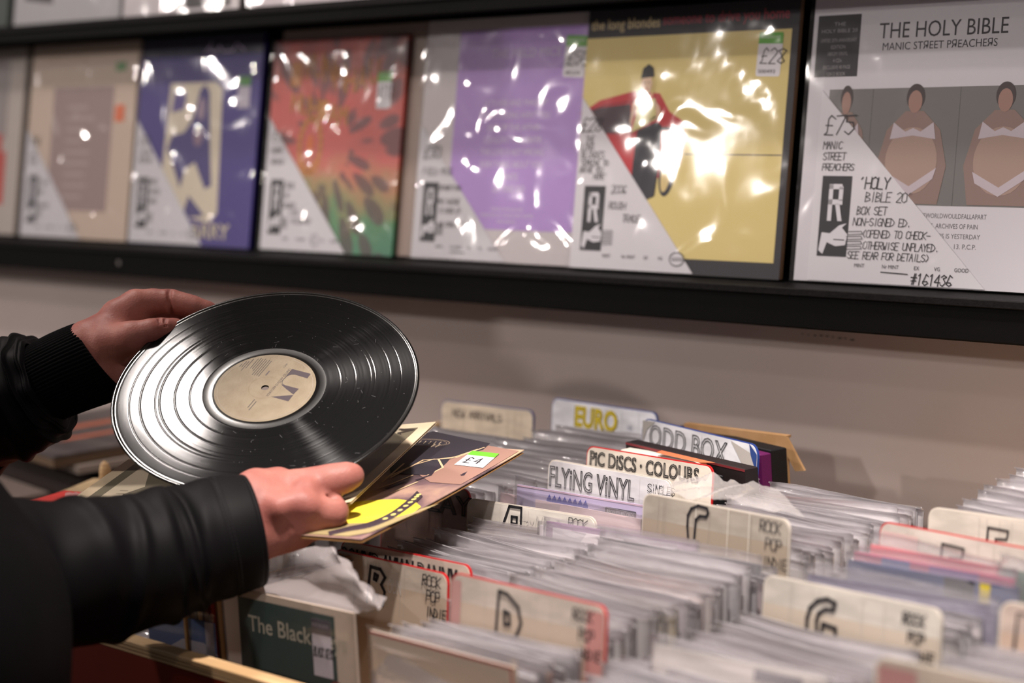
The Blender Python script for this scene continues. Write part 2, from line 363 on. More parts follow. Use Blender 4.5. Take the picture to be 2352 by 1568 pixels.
def logo(p, x0, y0, x1, y1, l=1):
    """black block with a condensed R and a pointing hand"""
    p.rect(x0, y0, x1, y1, (34, 34, 40), l)
    w_ = x1-x0; h_ = y1-y0; c = (215, 212, 218)
    a, b = x0+w_*.26, y0+h_*.44; t = w_*.14; hw = w_*.48; hh = h_*.46
    p.rect(a, b, a+t, b+hh, c, l+1); p.rect(a+hw-t, b+hh*.55, a+hw, b+hh*.93, c, l+1)
    p.poly([(a, b+hh), (a, b+hh-t), (a+hw, b+hh-t), (a+hw*.9, b+hh)], c, l+1); p.rect(a, b+hh*.44, a+hw, b+hh*.44+t, c, l+1)
    p.poly([(a+hw*.5, b+hh*.46), (a+hw*.8, b+hh*.46), (a+hw*1.05, b), (a+hw*.75, b)], c, l+1)
    # hand: cuff + palm in white, outline fingers beyond the block
    cy = y0+h_*.22; u = w_
    p.poly([(x0+.05*u, cy-.32*u), (x0+.2*u, cy-.42*u), (x0+.32*u, cy-.1*u), (x0+.62*u, cy-.2*u), (x0+.95*u, cy-.16*u), (x0+1.0*u, cy+.12*u), (x0+.8*u, cy+.3*u), (x0+.95*u, cy+.42*u), (x0+.7*u, cy+.36*u), (x0+.4*u, cy+.14*u), (x0+.12*u, cy+.16*u)], c, l+2)
    for k in range(4):
        yy = cy+(.2-.13*k)*u
        p.line([(x0+.95*u, yy), (x0+1.45*u, yy+.02*u), (x0+1.5*u, yy-.05*u), (x0+1.0*u, yy-.08*u)], .0007, (60, 60, 66), l+2)
    p.line([(x0+.55*u, cy-.02*u), (x0+.9*u, cy-.03*u)], .0011, (34, 34, 40), l+3)
def infocard(t, W, seed, lines, grade=4, wfrac=.62, hfrac=.66, gy=.014, note=None, y=-.0024, lx=.018, cx=.001, tx_=0, lgr=(.016, .022, .046, .100)):
    p = Pr(); cw, chh = W*wfrac, .315*hfrac
    card = MB().prism([(0, 0), (cw, 0), (0, chh)], -.0004, 0).build('info_card', mat('card_stock', (214, 211, 216), .6, .25), t)
    card.location = (cx, y, .001)
    logo(p, *lgr)
    random.seed(seed)
    for (tx, x, yy, h) in lines: p.hand(tx, x+tx_, yy, h, INK, .0008 if h < .012 else .0013, 2, sx=.6, jit=.22)
    for i, (g, fx) in enumerate(zip(('MINT', 'Nr MINT', 'EX', 'VG', 'GOOD'), (.30, .46, .64, .75, .86))):
        p.text(g, cw*fx-.006, gy, .0042, (50, 50, 56), 2)
    if grade == 4: p.line([(cw*.86+.002+.0115*cos(a), gy+.002+.008*sin(a)) for a in [2*pi*i/18 for i in range(19)]], .0011, (40, 40, 60), 2)
    elif grade == 1: p.line([(cw*.43, gy-.004), (cw*.58, gy-.005)], .0012, INK, 2)
    elif grade == 2: p.line([(cw*.64+.002+.008*cos(a), gy+.002+.008*sin(a)) for a in [2*pi*i/18 for i in range(19)]], .001, (60, 60, 70), 2)
    if note: p.hand(note, cw*.60, .001, .0115, INK, .0012, 2, sx=.6)
    b = p.build('card_lettering', card); b.location = (0, -.0005, 0); return card
def wall_lp(name_lbl, x, z, W, build, seed, yoff=0, H=.315, card=None, jacket=(205, 200, 200), extra_back=False, bagged=True, yaw=0, thick=.004, jm=None):
    t = empty('record_sleeve', (x, 1.884+yoff, z), (-LEAN, 0, yaw)); tag(t, name_lbl, 'record', 'record sleeves on display ledges')
    MB().box(0, W, -.0015, thick, 0, H, .0006).build('jacket', jm or mat('jacket_%d_%d_%d' % jacket, jacket, .55, .3), t)
    p = Pr(); p.v = []; build(p, W, H)
    if p.f:
        o = p.build('cover_print', t); o.location = (0, -.0016, 0)
    if card: infocard(t, W, seed, **card)
    if bagged:
        V, F = bag_front(W, H, seed); mesh_obj('plastic_sleeve', V, F, bags2 if seed in (1, 3, 4, 5, 7) else bagw, t, True)
    return t
def L4(a, b, c, d, x=.012): return [(a, x, .165, .013), (b, x, .150, .0075), (c, x, .138, .0075), (d, x, .126, .0075)]
Zr = -.3115
# far left, half cut by the frame
def cv_edge(p, W, H):
    p.rect(.01, .16, W-.05, H-.02, (150, 140, 138), 0); p.rect(W-.10, .05, W-.045, .14, (196, 62, 52), 1); p.rect(W-.09, .10, W-.06, .17, (190, 70, 60), 2)
wall_lp('pale record sleeve with red print, cut off by the left edge of the photo', -3.56, Zr, .250, cv_edge, 1, jacket=(188, 176, 168), yoff=.004)
wall_lp('dark sleeve edge bowed between the pale far-left sleeve and the cream one', -3.312, Zr, .018, lambda p, W, H: None, 2, jacket=(58, 48, 42), bagged=False, yoff=.012)
def cv_beige(p, W, H):
    p.rect(.075, .045, .255, .245, (158, 134, 132), 0)
    for k in range(9): p.rect(.12, .065+k*.018, .12+random.uniform(.05, .09), .071+k*.018, (176, 156, 154), 1)
    p.poly([(a+.262, b+.188) for a, b in rrect(0, 0, .027, .027, .002, 3, 'all')], (226, 112, 66), 2)
    p.rect(.255, .268, .285, .282, (96, 142, 84), 2)
random.seed(3)
wall_lp('cream record sleeve with mauve panel and orange square sticker', -3.281, Zr, .318, cv_beige, 3, jacket=(206, 184, 166),
        card=dict(lines=[('£18', .012, .150, .014), ('LOVE', .014, .132, .007), ('SONGS', .014, .120, .007), ('7 INCH', .048, .085, .007), ('BOX', .05, .07, .007), ('VG SLEEVE', .048, .048, .006)], wfrac=.58, hfrac=.56))
def cv_blue(p, W, H):
    ind = (62, 48, 128); p.rect(0, 0, W, H, ind, 0); p.rect(0, H-.03, W, H, (22, 20, 52), 1)
    p.poly([(.075, .05), (.215, .035), (.232, .05), (.222, .235), (.205, .245), (.085, .245)], (214, 202, 180), 1)
    p.poly([(.092, .20), (.125, .205), (.13, .225), (.118, .24), (.098, .235)], (90, 76, 140), 2)
    p.poly([(.15, .19), (.165, .235), (.178, .242), (.19, .23), (.196, .185), (.205, .125), (.212, .09), (.195, .085), (.165, .125), (.14, .115), (.13, .085), (.10, .13), (.088, .145), (.098, .165), (.13, .17)], (64, 54, 118), 2)
    p.ell(.172, .205, .010, .017, (150, 128, 146), 3); p.ell(.168, .165, .012, .016, (140, 112, 132), 3)
    p.poly([(.155, .075), (.20, .045), (.14, .04)], (70, 62, 120), 2)
    p.text('ARRY', .165, .012, .022, (214, 202, 176), 2, width=.10, bold=.002)
    p.line([(.17, .288), (.185, .305), (.18, .292), (.20, .289), (.205, .3), (.215, .29), (.24, .29), (.25, .302), (.27, .29)], .002, (176, 156, 190), 2)
    p.rect(.262, .238, .292, .252, (78, 140, 66), 2); p.rect(.262, .205, .292, .237, (190, 182, 196), 2)
wall_lp('indigo record sleeve with cream panel of blue figures', -2.953, Zr, .318, cv_blue, 4, jacket=(48, 40, 104),
        card=dict(lines=[('£12', .012, .150, .013), ('ITALIAN', .012, .135, .007), ('PRESSING', .012, .123, .007), ('RARE', .05, .09, .007), ('SLEEVE', .05, .075, .007), ('WORN', .05, .06, .007)], grade=3 and 4, wfrac=.62, hfrac=.60))
# psychedelic sleeve: procedural
def psych():
    m = bpy.data.materials.new('sunburst_print'); m.use_nodes = True; N = m.node_tree.nodes; L = m.node_tree.links; b = N['Principled BSDF']; b.inputs['Roughness'].default_value = .5
    tc = N.new('ShaderNodeTexCoord'); sp = N.new('ShaderNodeSeparateXYZ'); L.new(tc.outputs['Object'], sp.inputs[0])
    nz = N.new('ShaderNodeTexNoise'); nz.inputs['Scale'].default_value = 16; L.new(tc.outputs['Object'], nz.inputs['Vector'])
    ma = N.new('ShaderNodeMath'); ma.operation = 'MULTIPLY_ADD'; L.new(nz.outputs['Fac'], ma.inputs[0]); ma.inputs[1].default_value = .12; L.new(sp.outputs['Z'], ma.inputs[2])
    mr = N.new('ShaderNodeMapRange'); L.new(ma.outputs[0], mr.inputs[0]); mr.inputs[1].default_value = .05; mr.inputs[2].default_value = .38
    r = N.new('ShaderNodeValToRGB'); e = r.color_ramp.elements; e[0].position = 0; e[0].color = lin((52, 128, 98))+(1,); e[1].position = 1; e[1].color = lin((116, 34, 34))+(1,)
    for pos, c in ((.16, (78, 136, 86)), (.30, (168, 132, 84)), (.45, (206, 88, 78)), (.66, (206, 76, 66)), (.78, (192, 74, 56)), (.88, (150, 52, 44))):
        q = e.new(pos); q.color = lin(c)+(1,)
    L.new(mr.outputs[0], r.inputs[0])
    vo = N.new('ShaderNodeTexVoronoi'); vo.inputs['Scale'].default_value = 1; vo.inputs['Randomness'].default_value = .9
    # radial coordinates round the centre of the sleeve
    mp = N.new('ShaderNodeMapping'); mp.inputs['Location'].default_value = (-.135, 0, -.15); L.new(tc.outputs['Object'], mp.inputs[0])
    s2 = N.new('ShaderNodeSeparateXYZ'); L.new(mp.outputs[0], s2.inputs[0])
    at = N.new('ShaderNodeMath'); at.operation = 'ARCTAN2'; L.new(s2.outputs['Z'], at.inputs[0]); L.new(s2.outputs['X'], at.inputs[1])
    a5 = N.new('ShaderNodeMath'); a5.operation = 'MULTIPLY'; a5.inputs[1].default_value = 5.0; L.new(at.outputs[0], a5.inputs[0])
    le = N.new('ShaderNodeVectorMath'); le.operation = 'LENGTH'; L.new(mp.outputs[0], le.inputs[0])
    l5 = N.new('ShaderNodeMath'); l5.operation = 'MULTIPLY'; l5.inputs[1].default_value = 15; L.new(le.outputs['Value'], l5.inputs[0])
    cb = N.new('ShaderNodeCombineXYZ'); L.new(a5.outputs[0], cb.inputs[0]); L.new(l5.outputs[0], cb.inputs[1]); L.new(cb.outputs[0], vo.inputs['Vector'])
    r2 = N.new('ShaderNodeValToRGB'); r2.color_ramp.elements[0].position = .44; r2.color_ramp.elements[1].position = .52; L.new(vo.outputs['Distance'], r2.inputs[0])
    gt = N.new('ShaderNodeMath'); gt.operation = 'GREATER_THAN'; gt.inputs[1].default_value = .055; L.new(le.outputs['Value'], gt.inputs[0])
    inv = N.new('ShaderNodeMath'); inv.operation = 'SUBTRACT'; inv.inputs[0].default_value = 1; L.new(r2.outputs[0], inv.inputs[1])
    mu = N.new('ShaderNodeMath'); mu.operation = 'MULTIPLY'; L.new(inv.outputs[0], mu.inputs[0]); L.new(gt.outputs[0], mu.inputs[1])
    mu2 = N.new('ShaderNodeMath'); mu2.operation = 'MULTIPLY'; mu2.inputs[1].default_value = .78; L.new(mu.outputs[0], mu2.inputs[0])
    mx = N.new('ShaderNodeMix'); mx.data_type = 'RGBA'; L.new(mu2.outputs[0], mx.inputs[0]); L.new(r.outputs[0], mx.inputs[6]); mx.inputs[7].default_value = lin((72, 34, 44))+(1,)
    L.new(mx.outputs[2], b.inputs['Base Color']); return m
def cv_psy(p, W, H):
    o = (206, 134, 66)
    for k, a in enumerate(range(0, 360, 20)):
        r1, r2 = .014, .034; a = radians(a); p.ell(.10+.024*cos(a), .15+.038*sin(a), .005, .0085, o, 0, 10, a)
    p.ell(.10, .15, .008, .016, (226, 120, 60), 1)
    for i, t in enumerate('MAGICSUN'):
        x = .045+i*.025; p.text('IWUNMHAU'[i], x, .235+.012*sin(i*.9), .035, (196, 128, 62), 1, width=.022, bold=.002)
    for i in range(6): p.text('NUHIAM'[i], .05+i*.022, .198-.004*i, .028, (206, 140, 70), 1, width=.019, bold=.002)
    sticker(p, W-.042, H-.075, '£15', w=.030, h=.050)
t = wall_lp('red, orange and green sunburst patterned record sleeve with a white price sticker', -2.608, Zr, .298, cv_psy, 5, jm=psych(), H=.300,
        card=dict(lines=[('£15', .012, .155, .014), ('UNDER', .012, .138, .0075), ('GROUND', .012, .122, .0075), ('2006', .05, .088, .008), ('UK', .05, .074, .008), ('DOUBLE', .05, .06, .007), ('LIVE', .066, .05, .007), ('IN CONCERT', .07, .038, .007)], grade=2, wfrac=.66, hfrac=.60))
wall_lp('plain grey-backed sleeve leaning directly behind the sunburst sleeve', -2.601, Zr, .322, lambda p, W, H: None, 6, jacket=(150, 132, 124), yoff=.008, bagged=False)
def cv_purple(p, W, H):
    pu = (182, 146, 214); p.rect(.066, .042, W-.004, H-.016, pu, 0); c = (218, 206, 226)
    p.text('THE FIELD MICE', .13, .262, .012, (204, 190, 214), 1, width=.13)
    for i, (s, wd) in enumerate((("LET'S KISS AND MAKE UP", .118), ("YOU'RE KIDDING AREN'T YOU", .132), ('END OF THE AFFAIR', .098), ("COULDN'T FEEL SAFER", .108), ('THIS LOVE IS NOT WRONG', .118), ('EVERYTHING ABOUT YOU', .116), ('WHITE', .03), ('LETTING GO', .06))):
        p.text(s, .182, .200-i*.0157, .0086, c, 1, width=wd, align='c')
    for i, wd in enumerate((.06, .10, .035)): p.text('MADE IN ENGLAND' if i != 1 else 'MARKETED BY THE RECORD CARTEL', .182, .066-i*.0078, .0048, c, 1, width=wd, align='c')
    p.rect(.012, .05, .05, .058, (196, 190, 196), 1); sticker(p, W-.045, H-.055, '£50', code='482374', w=.038, h=.052, rot=-.05)
wall_lp('white-bordered lilac record sleeve printed with lines of pale capitals', -2.269, Zr, .330, cv_purple, 7, jacket=(206, 198, 200),
        card=dict(lines=[('£50', .012, .132, .016), ('FIELD MICE', .012, .110, .009), ('SKYWRITING', .047, .09, .0065), ('MIC SLEEVE', .047, .072, .0065), ('IS GOOD LP', .05, .060, .0065), ('VG CONDITION', .052, .042, .0065)], grade=1, wfrac=.56, hfrac=.56))
def cv_lb(p, W, H):
    ye = (218, 198, 128); p.rect(0, 0, W, H, (38, 35, 42), 0); p.rect(.0, .018, W-.010, H-.034, ye, 1)
    p.text('the long blondes', .006, H-.024, .013, (196, 176, 132), 2, width=.115, bold=.0006); p.text('someone to drive you home', .126, H-.022, .013, (146, 52, 64), 2, width=.195, bold=.0006)
    re = (186, 42, 50); dk = (34, 32, 44)
    # red car
    p.poly([(.0, .19), (.03, .205), (.085, .215), (.13, .212), (.148, .19), (.172, .178), (.178, .155), (.172, .128), (.155, .118), (.12, .105), (.09, .092), (.0, .12)], re, 2)
    p.poly([(.0, .188), (.03, .196), (.083, .2), (.088, .166), (.0, .164)], (64, 44, 54), 3); p.poly([(.0, .186), (.022, .19), (.03, .168), (.0, .166)], (150, 110, 96), 4)
    p.line([(.0, .19), (.04, .199), (.086, .203)], .0022, (150, 32, 44), 4); p.line([(.086, .2), (.092, .16)], .002, (206, 90, 84), 4)
    p.line([(.0, .163), (.12, .166), (.172, .172)], .0012, (140, 30, 40), 4); p.rect(.13, .168, .160, .172, dk, 4)
    p.ell(.152, .118, .013, .028, dk, 3, rot=-.12); p.ell(.150, .115, .0075, .020, (214, 190, 130), 4, rot=-.12)
    # woman leaning on it: generic figure
    sk = (216, 176, 150)
    p.poly([(.1075, .082), (.115, .082), (.1165, .034), (.111, .032)], sk, 5); p.poly([(.110, .033), (.117, .034), (.1155, .026), (.111, .027)], dk, 5)
    p.poly([(.098, .168), (.128, .178), (.137, .174), (.138, .13), (.134, .09), (.115, .084), (.094, .088), (.095, .13)], dk, 5)
    p.poly([(.089, .166), (.101, .170), (.128, .182), (.124, .205), (.108, .212), (.093, .207), (.094, .185)], (206, 196, 130), 6)
    p.poly([(.093, .207), (.087, .200), (.084, .178), (.087, .174), (.092, .195)], sk, 6); p.poly([(.124, .203), (.132, .196), (.137, .183), (.115, .177), (.116, .181), (.128, .187), (.122, .2)], sk, 6)
    p.ell(.108, .2235, .0085, .013, (224, 192, 164), 7); p.poly([(.097, .232), (.100, .21), (.0985, .208), (.096, .225)], (224, 200, 130), 7); p.poly([(.119, .232), (.1175, .21), (.119, .208), (.121, .225)], (224, 200, 130), 7)
    p.poly([(.0975, .230), (.119, .232), (.1165, .243), (.109, .247), (.1, .242)], (28, 28, 32), 8)
    p.poly([(.098, .210), (.109, .205), (.124, .211), (.117, .203), (.108, .197), (.101, .201)], (206, 44, 44), 8)
    p.rect(.104, .224, .106, .2255, dk, 8); p.rect(.1105, .2245, .1125, .226, dk, 8); p.rect(.107, .2165, .1105, .218, (190, 60, 60), 8)
    p.line([(.178, .140), (W-.011, .139)], .0012, (58, 50, 60), 2); sticker(p, W-.040, H-.062, '£28', code='S00493', w=.036, h=.050, rot=-.03)
wall_lp('yellow record sleeve with a woman leaning on a red car', -1.957, Zr, .336, cv_lb, 8, yoff=-.008, jacket=(120, 92, 70),
        card=dict(lines=[('£28', .003, .166, .017), ('THE', .011, .1525, .0080), ('LONG', .005, .1435, .0080), ('BLONDES', .006, .1335, .0085), ("'SOMEONE TO", .003, .1245, .0068), ('DRIVE YOU', .005, .1160, .0068), ("HOME'", .030, .1080, .0068), ('2006', .062, .0915, .0095), ('ROUGH', .060, .0725, .0085), ('TRADE', .084, .0570, .0090)], wfrac=.61, hfrac=.66, lgr=(.016, .0215, .052, .100)))
def cv_bible(p, W, H):
    p.rect(0, 0, W, H, (208, 204, 210), 0); p.rect(.006, H-.090, .066, H-.022, (40, 38, 42), 1); g = (150, 146, 150)
    for i, (s, wd) in enumerate((('THE', .016), ('HOLY BIBLE 20', .05), ('LIMITED 20TH ANNIVERSARY', .05), ('EDITION', .02), ('180GM VINYL', .028), ('4 CDs', .012), ('EXCLUSIVE 40 PAGE', .038), ('12X12 BOOK', .026))):
        p.text(s, .037, H-.034-i*.0074-(.003 if i > 1 else 0), .0042, g, 2, width=wd, align='c')
    p.text('THE HOLY BIBLE', .092, H-.050, .0175, (44, 40, 46), 1, width=.166); p.text('MANIC STЯEET PЯEACHEЯS', .098, H-.063, .0085, (44, 40, 46), 1, width=.148)
    p.rect(.03, .086, W, .211, (112, 110, 108), 1); p.rect(.205, .086, .2056, .211, (92, 90, 88), 2); p.rect(.09, .086, .0906, .211, (92, 90, 88), 2); T0 = len(p.v)
    # generic pale figure shapes on a grey ground
    for cx, s in ((.055, .7), (.148, 1), (.262, 1.0)):
        sk = (164, 138, 126); li = (190, 178, 186); dk = (62, 52, 52)
        p.ell(cx, .213, .012*s, .014, dk, 3); p.ell(cx, .208, .009*s, .012, (158, 122, 110), 4)
        p.poly([(cx-.012*s, .198), (cx-.035*s, .178), (cx-.046*s, .14), (cx-.038*s, .099), (cx+.038*s, .099), (cx+.046*s, .14), (cx+.035*s, .178), (cx+.012*s, .198)], (138, 114, 106), 3)
        p.ell(cx, .145, .034*s, .036, sk, 4); p.poly([(cx-.026*s, .186), (cx-.01, .176), (cx, .180), (cx+.01, .176), (cx+.026*s, .186), (cx+.03*s, .168), (cx, .172), (cx-.03*s, .168)], li, 5)
        p.poly([(cx-.034*s, .134), (cx, .118), (cx+.034*s, .138), (cx+.03*s, .126), (cx, .108), (cx-.03*s, .122)], li, 5)
    p.v[T0:] = [(a, b, c-.012 if c > .111 else c-.0115) for a, b, c in p.v[T0:]]
    for i, s in enumerate(('DAYIT\'SWORLDWOULDFALLAPART', 'NING    5. ARCHIVES OF PAIN', '8.      10. THIS IS YESTERDAY', 'NING OF EVIL   13. P.C.P.')):
        p.text(s, .152+.006*(i > 0), .073-i*.0105, .0052, (96, 92, 98), 1, width=(.098, .082, .086, .082)[i])
wall_lp('white record sleeve headed THE HOLY BIBLE, with a grey picture band and handwritten notes', -1.604, Zr, .336, cv_bible, 9, yoff=-.003, jacket=(196, 192, 196), yaw=0,
        card=dict(lines=[('£75', .008, .160, .021), ('MANIC', .008, .1445, .0082), ('STREET', .009, .1325, .0080), ('PREACHERS', .009, .1210, .0074), ("'HOLY", .062, .1015, .0125), ("BIBLE 20'", .072, .0875, .0105), ('BOX SET', .062, .0735, .0088), ('NON-SIGNED ED.', .058, .0615, .0084), ('(OPENED TO CHECK-', .072, .0490, .0080), ('OTHERWISE UNPLAYED.', .074, .0365, .0080), ('SEE REAR FOR DETAILS)', .054, .0255, .0078)], grade=1, wfrac=.70, hfrac=.665, gy=.0165, note='#161436', cx=.020, lgr=(.011, .027, .052, .115)))
# upper row (only the lower edges are in view)
Zu = .0335
def cv_u1(p, W, H): p.poly([(.03, .04), (.12, .03), (.10, .09), (.05, .10)], (70, 66, 70), 0); p.rect(.0, .1, W, H, (120, 116, 118), 0)
def cv_u2(p, W, H): p.rect(.14, .005, W-.02, H, (58, 54, 56), 0)
def cv_u3(p, W, H): p.rect(.0, .0, W, H, (190, 180, 184), 0)
wall_lp('dark green-grey sleeve corner at the top left corner of the photo', -3.575, Zu, .318, lambda p, W, H: None, 21, jacket=(52, 62, 58))
wall_lp('silvery sleeve with dark smudged print on the top ledge, left of the two pale ones', -3.238, Zu, .315, cv_u1, 22, jacket=(168, 166, 168))
wall_lp('pale sleeve with a charcoal picture on the top ledge, above the indigo sleeve', -2.913, Zu, .300, cv_u2, 23, jacket=(196, 188, 190))
wall_lp('plain pinkish-white sleeve on the top ledge, above the sunburst sleeve', -2.585, Zu, .330, cv_u3, 24, jacket=(200, 190, 192))
wall_lp('pale sleeve on the top ledge above the lilac one, almost out of frame', -2.245, Zu, .318, cv_u3, 25, jacket=(180, 176, 176))

# ================================================================== RECORD BIN
ply = mat('pale_plywood', (196, 164, 124), .6, .3, rgb2=(170, 138, 100), nscale=6, stretch=(1, 8, 40))
plyd = mat('plywood_dark_layer', (120, 92, 66), .7, .2)
orange = mat('orange_painted_board', (112, 30, 4), .6, .1, rgb2=(84, 14, 3), nscale=2)
XL, XR, Y0, Y1 = -2.22, -.752, 1.072, 1.90
t = empty('record_bin', ((XL+XR)/2, Y0, -1.0)); tag(t, 'plywood record bin divided into rows of seven inch singles', 'record bin')
ox, oy, oz = (XL+XR)/2, Y0, -1.0
def bpart(name, x0, x1, y0, y1, z0, z1, m): return MB().box(x0-ox, x1-ox, y0-oy, y1-oy, z0-oz, z1-oz, .0008).build(name, m, t)
bpart('front_board', XL, XR, Y0-.014, Y0, -.74, -.557, orange); bpart('plywood_edge', XL, XR, Y0-.016, Y0+.001, -.5565, -.545, ply)
for k in range(2): bpart('plywood_layer', XL, XR, Y0-.0163, Y0-.0155, -.5498-.0035*k, -.5488-.0035*k, plyd)
bpart('back_board', XL, XR, Y1, Y1+.016, -.74, -.60, ply)
bpart('side_board', XR, XR+.016, Y0-.016, Y1+.016, -.74, -.56, ply); bpart('side_board', XL-.016, XL, Y0-.016, Y1+.016, -.74, -.53, ply)
bpart('base_board', XL, XR, Y0, Y1, -.74, -.682, ply)
for x in (-2.105, -1.880, -1.660, -1.440, -1.215, -.985): bpart('partition', x-.004, x+.004, Y0, Y1, -.682, -.585, ply)
cb_ = MB().box(-2.26, -.60, Y0-.012, 1.97, -1.4, -.742, .002); cb_ = cb_.build('orange_counter', orange); tag(cb_, 'orange painted counter under the record bin', 'counter')

# ------------------------------------------------------------------ dividers
def frame_between(P1, P2, lean):
    d = P2-P1; yaw = math.atan2(d[1], d[0]); W = np.linalg.norm(d[:2]); roll = math.atan2(d[2], W)
    return W, yaw
HT = .182
def divider(tl, tr, z, label, letters, core=None, face=(206, 198, 186), lean=.14, band=True, zr=None, face_in=.0015, topcut=0, grime=True, r=.010, name='divider_card'):
    P1, P2 = atz(*tl, z), atz(*tr, zr if zr is not None else z)
    W, yaw = frame_between(P1, P2, lean)
    z0 = z-(HT+.012)*cos(lean)
    base = P1+np.array([-sin(yaw), cos(yaw), 0])*(-(HT+.012)*sin(lean))
    t = MB().prism(rrect(0, 0, W, HT+.012, r), -.0009, .0009).build(name, mat('divider_core_%s' % (core or 'white'), {'blue': (38, 62, 132), 'red': (178, 30, 34), None: (196, 188, 178), 'grey': (150, 142, 132)}[core], .4, .4))
    t.location = (base[0], base[1], z0); t.rotation_euler = (-lean, 0, yaw); tag(t, label, 'divider')
    i = face_in
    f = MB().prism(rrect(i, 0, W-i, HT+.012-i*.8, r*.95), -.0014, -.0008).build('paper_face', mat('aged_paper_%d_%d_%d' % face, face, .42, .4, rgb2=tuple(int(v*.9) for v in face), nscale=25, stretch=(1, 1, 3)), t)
    p = Pr(); p.v = []
    H = HT+.012
    if band: p.rect(i, 0, W-i, H-.023, tuple(int(v*q) for v, q in zip(face, (.92, .885, .85))), 0)
    if grime:
        for k in range(6):
            x = random.uniform(.02, W-.02); p.rect(x, H-.05, x+.0005, H-.004, tuple(int(v*.88) for v in face), 1)
    letters(p, W, H); o = p.build('lettering', f); o.location = (0, -.0014, 0)
    return t, W
def bubble(s, x, y, h, wd, o=.0010, fill=None, dots=True):
    def fn(p, W, H):
        if fill: p.text(s, x, H-y, h, fill, 2, width=wd, off=.045)
        p.text(s, x, H-y, h, INK, 3, width=wd, outline=o, off=.045)
    return fn
def many(*fs):
    def fn(p, W, H):
        for f in fs: f(p, W, H)
    return fn
def hw(s, x, y, h, wd=.0009, rgb=INK, sx=.6): return lambda p, W, H: p.hand(s, x if x >= 0 else W+x, H-y, h, rgb, wd, 4, sx=sx, slant=.06)
def faint(s, x, y, h, wd): return lambda p, W, H: p.text(s, x, H-y, h, (182, 176, 172), 2, width=wd)
def block(cells, x, y, s, wd=.0028): # fat outline letter from polyline cells (units of s)
    return lambda p, W, H: [p.line([(x-.008+a*s*1.7, H-y+b*s) for a, b in c], wd, INK, 4) for c in cells]
RPI = many(hw('ROCK', -.036, .0135, .0095), hw('POP', -.030, .0265, .0095), hw('INDIE', -.032, .040, .009))
divider((1015, 917), (1228, 942), -.487, 'cream divider card reading NEW ARRIVALS, with a blue edge', hw('NEW ARRIVALS', .024, .020, .0095, .0010, (84, 74, 72), sx=.72), 'blue', (224, 208, 188), band=False)
divider((1270, 912), (1513, 947), -.469, 'white divider card reading EURO in yellow bubble letters', many(bubble('EURO', .045, .030, .024, .078, .0009, (232, 206, 40)), hw('HI', -.050, .026, .006, .0005, (120, 130, 150))), 'blue', (222, 222, 230), band=False)
divider((1478, 958), (1745, 1022), -.454, 'torn white divider card reading ODD BOX in outline letters', many(bubble('ODD BOX', .018, .0290, .0245, .152, .0011),
    lambda p, W, H: (p.poly([(.002, H-.003), (.028, H-.002), (.012, H-.012), (.003, H-.030)], (150, 146, 142), 3), p.poly([(W-.05, H-.002), (W-.004, H-.012), (W-.002, H-.05), (W-.014, H-.035), (W-.03, H-.02)], (168, 162, 158), 3),
                     p.poly([(W-.016, H-.0005), (W-.001, H-.010), (W-.001, H-.028), (W-.012, H-.012)], (36, 60, 120), 4))), 'blue', (216, 216, 222), band=False, r=.014)
divider((1350, 1022), (1641, 1070), -.460, 'divider card with red edge reading PIC DISCS and COLOURS', many(bubble('PiC DiSCS · COLOURS', .007, .0195, .0150, .166, .0011)), 'red', (218, 208, 196), band=False)
divider((1262, 1053), (1546, 1103), -.465, 'white divider card reading FLYING VINYL with SINGLES CLUB beside it', many(bubble('FLYiNG ViNYL', .004, .0275, .0215, .132, .0010), hw('SiNGLES', -.034, .0155, .0085, .0008), hw('CLUB', -.030, .031, .0085, .0008)), None, (216, 214, 218), band=False)
A_ = [[(-.6, -2.4), (.7, 2.9), (2.3, 2.9), (2.3, -2.6)], [(1.05, 1.3), (1.75, 1.3), (1.75, .2), (1.05, .2), (1.05, 1.3)], [(.95, -2.6), (1.2, -1.2), (1.8, -1.2), (1.9, -2.6)]]
divider((1075, 1142), (1372, 1188), -.479, 'scuffed divider card with a black letter A and ROCK POP INDIE', many(faint('Stax/Volt Soul', .075, .022, .015, .072), block(A_, .062, .020, .0062), RPI), None, (214, 208, 200))
C_ = [[(3.2, 2.2), (3.0, 3.0), (1.6, 3.2), (.5, 2.4), (0, 1.0), (0, -1), (.2, -3)], [(3.2, 2.2), (2.9, 1.4), (1.9, 1.3), (1.3, .5), (1.2, -3)]]
divider((1480, 1130), (1818, 1194), -.445, 'tan taped divider card with a black letter C', many(block(C_, .070, .018, .0048), hw('ROCK', -.036, .014, .010), hw('POP', -.028, .029, .010), hw('INDIE', -.030, .044, .009), lambda p, W, H: [p.rect(W*a, H-.05, W*a+.0008, H-.001, (208, 202, 192), 3) for a in (.38, .6, .74)]), None, (160, 152, 142))
divider((785, 1238), (1085, 1298), -.496+.006, 'divider card with a red corner and black capitals, directly behind the B card', many(bubble('BOUND AVIAN DANNY', .004, .028, .022, .165, .0016)), 'red', (196, 180, 168), band=False, lean=.13)
B_ = [[(0, -3), (.5, 3.2), (2.1, 3.1), (2.9, 1.9), (2.3, .5), (2.9, -.6), (2.6, -3)], [(1.2, 2.1), (1.7, 1.9), (1.5, 1.1), (1.1, 1.2), (1.2, 2.1)], [(1.1, -2.6), (1.2, -1.5), (1.7, -1.5), (1.8, -2.6)]]
divider((770, 1258), (1032, 1318), -.496, 'divider card with a bold black letter B and ROCK POP INDIE', many(block(B_, .062, .027, .0055, .0034), faint('OUN', .085, .03, .014, .02), hw('ROCK', -.036, .015, .010, .0012), hw('POP', -.030, .029, .010, .0012), hw('INDIE', -.030, .043, .009, .0012)), 'red', (188, 176, 164), lean=.12)
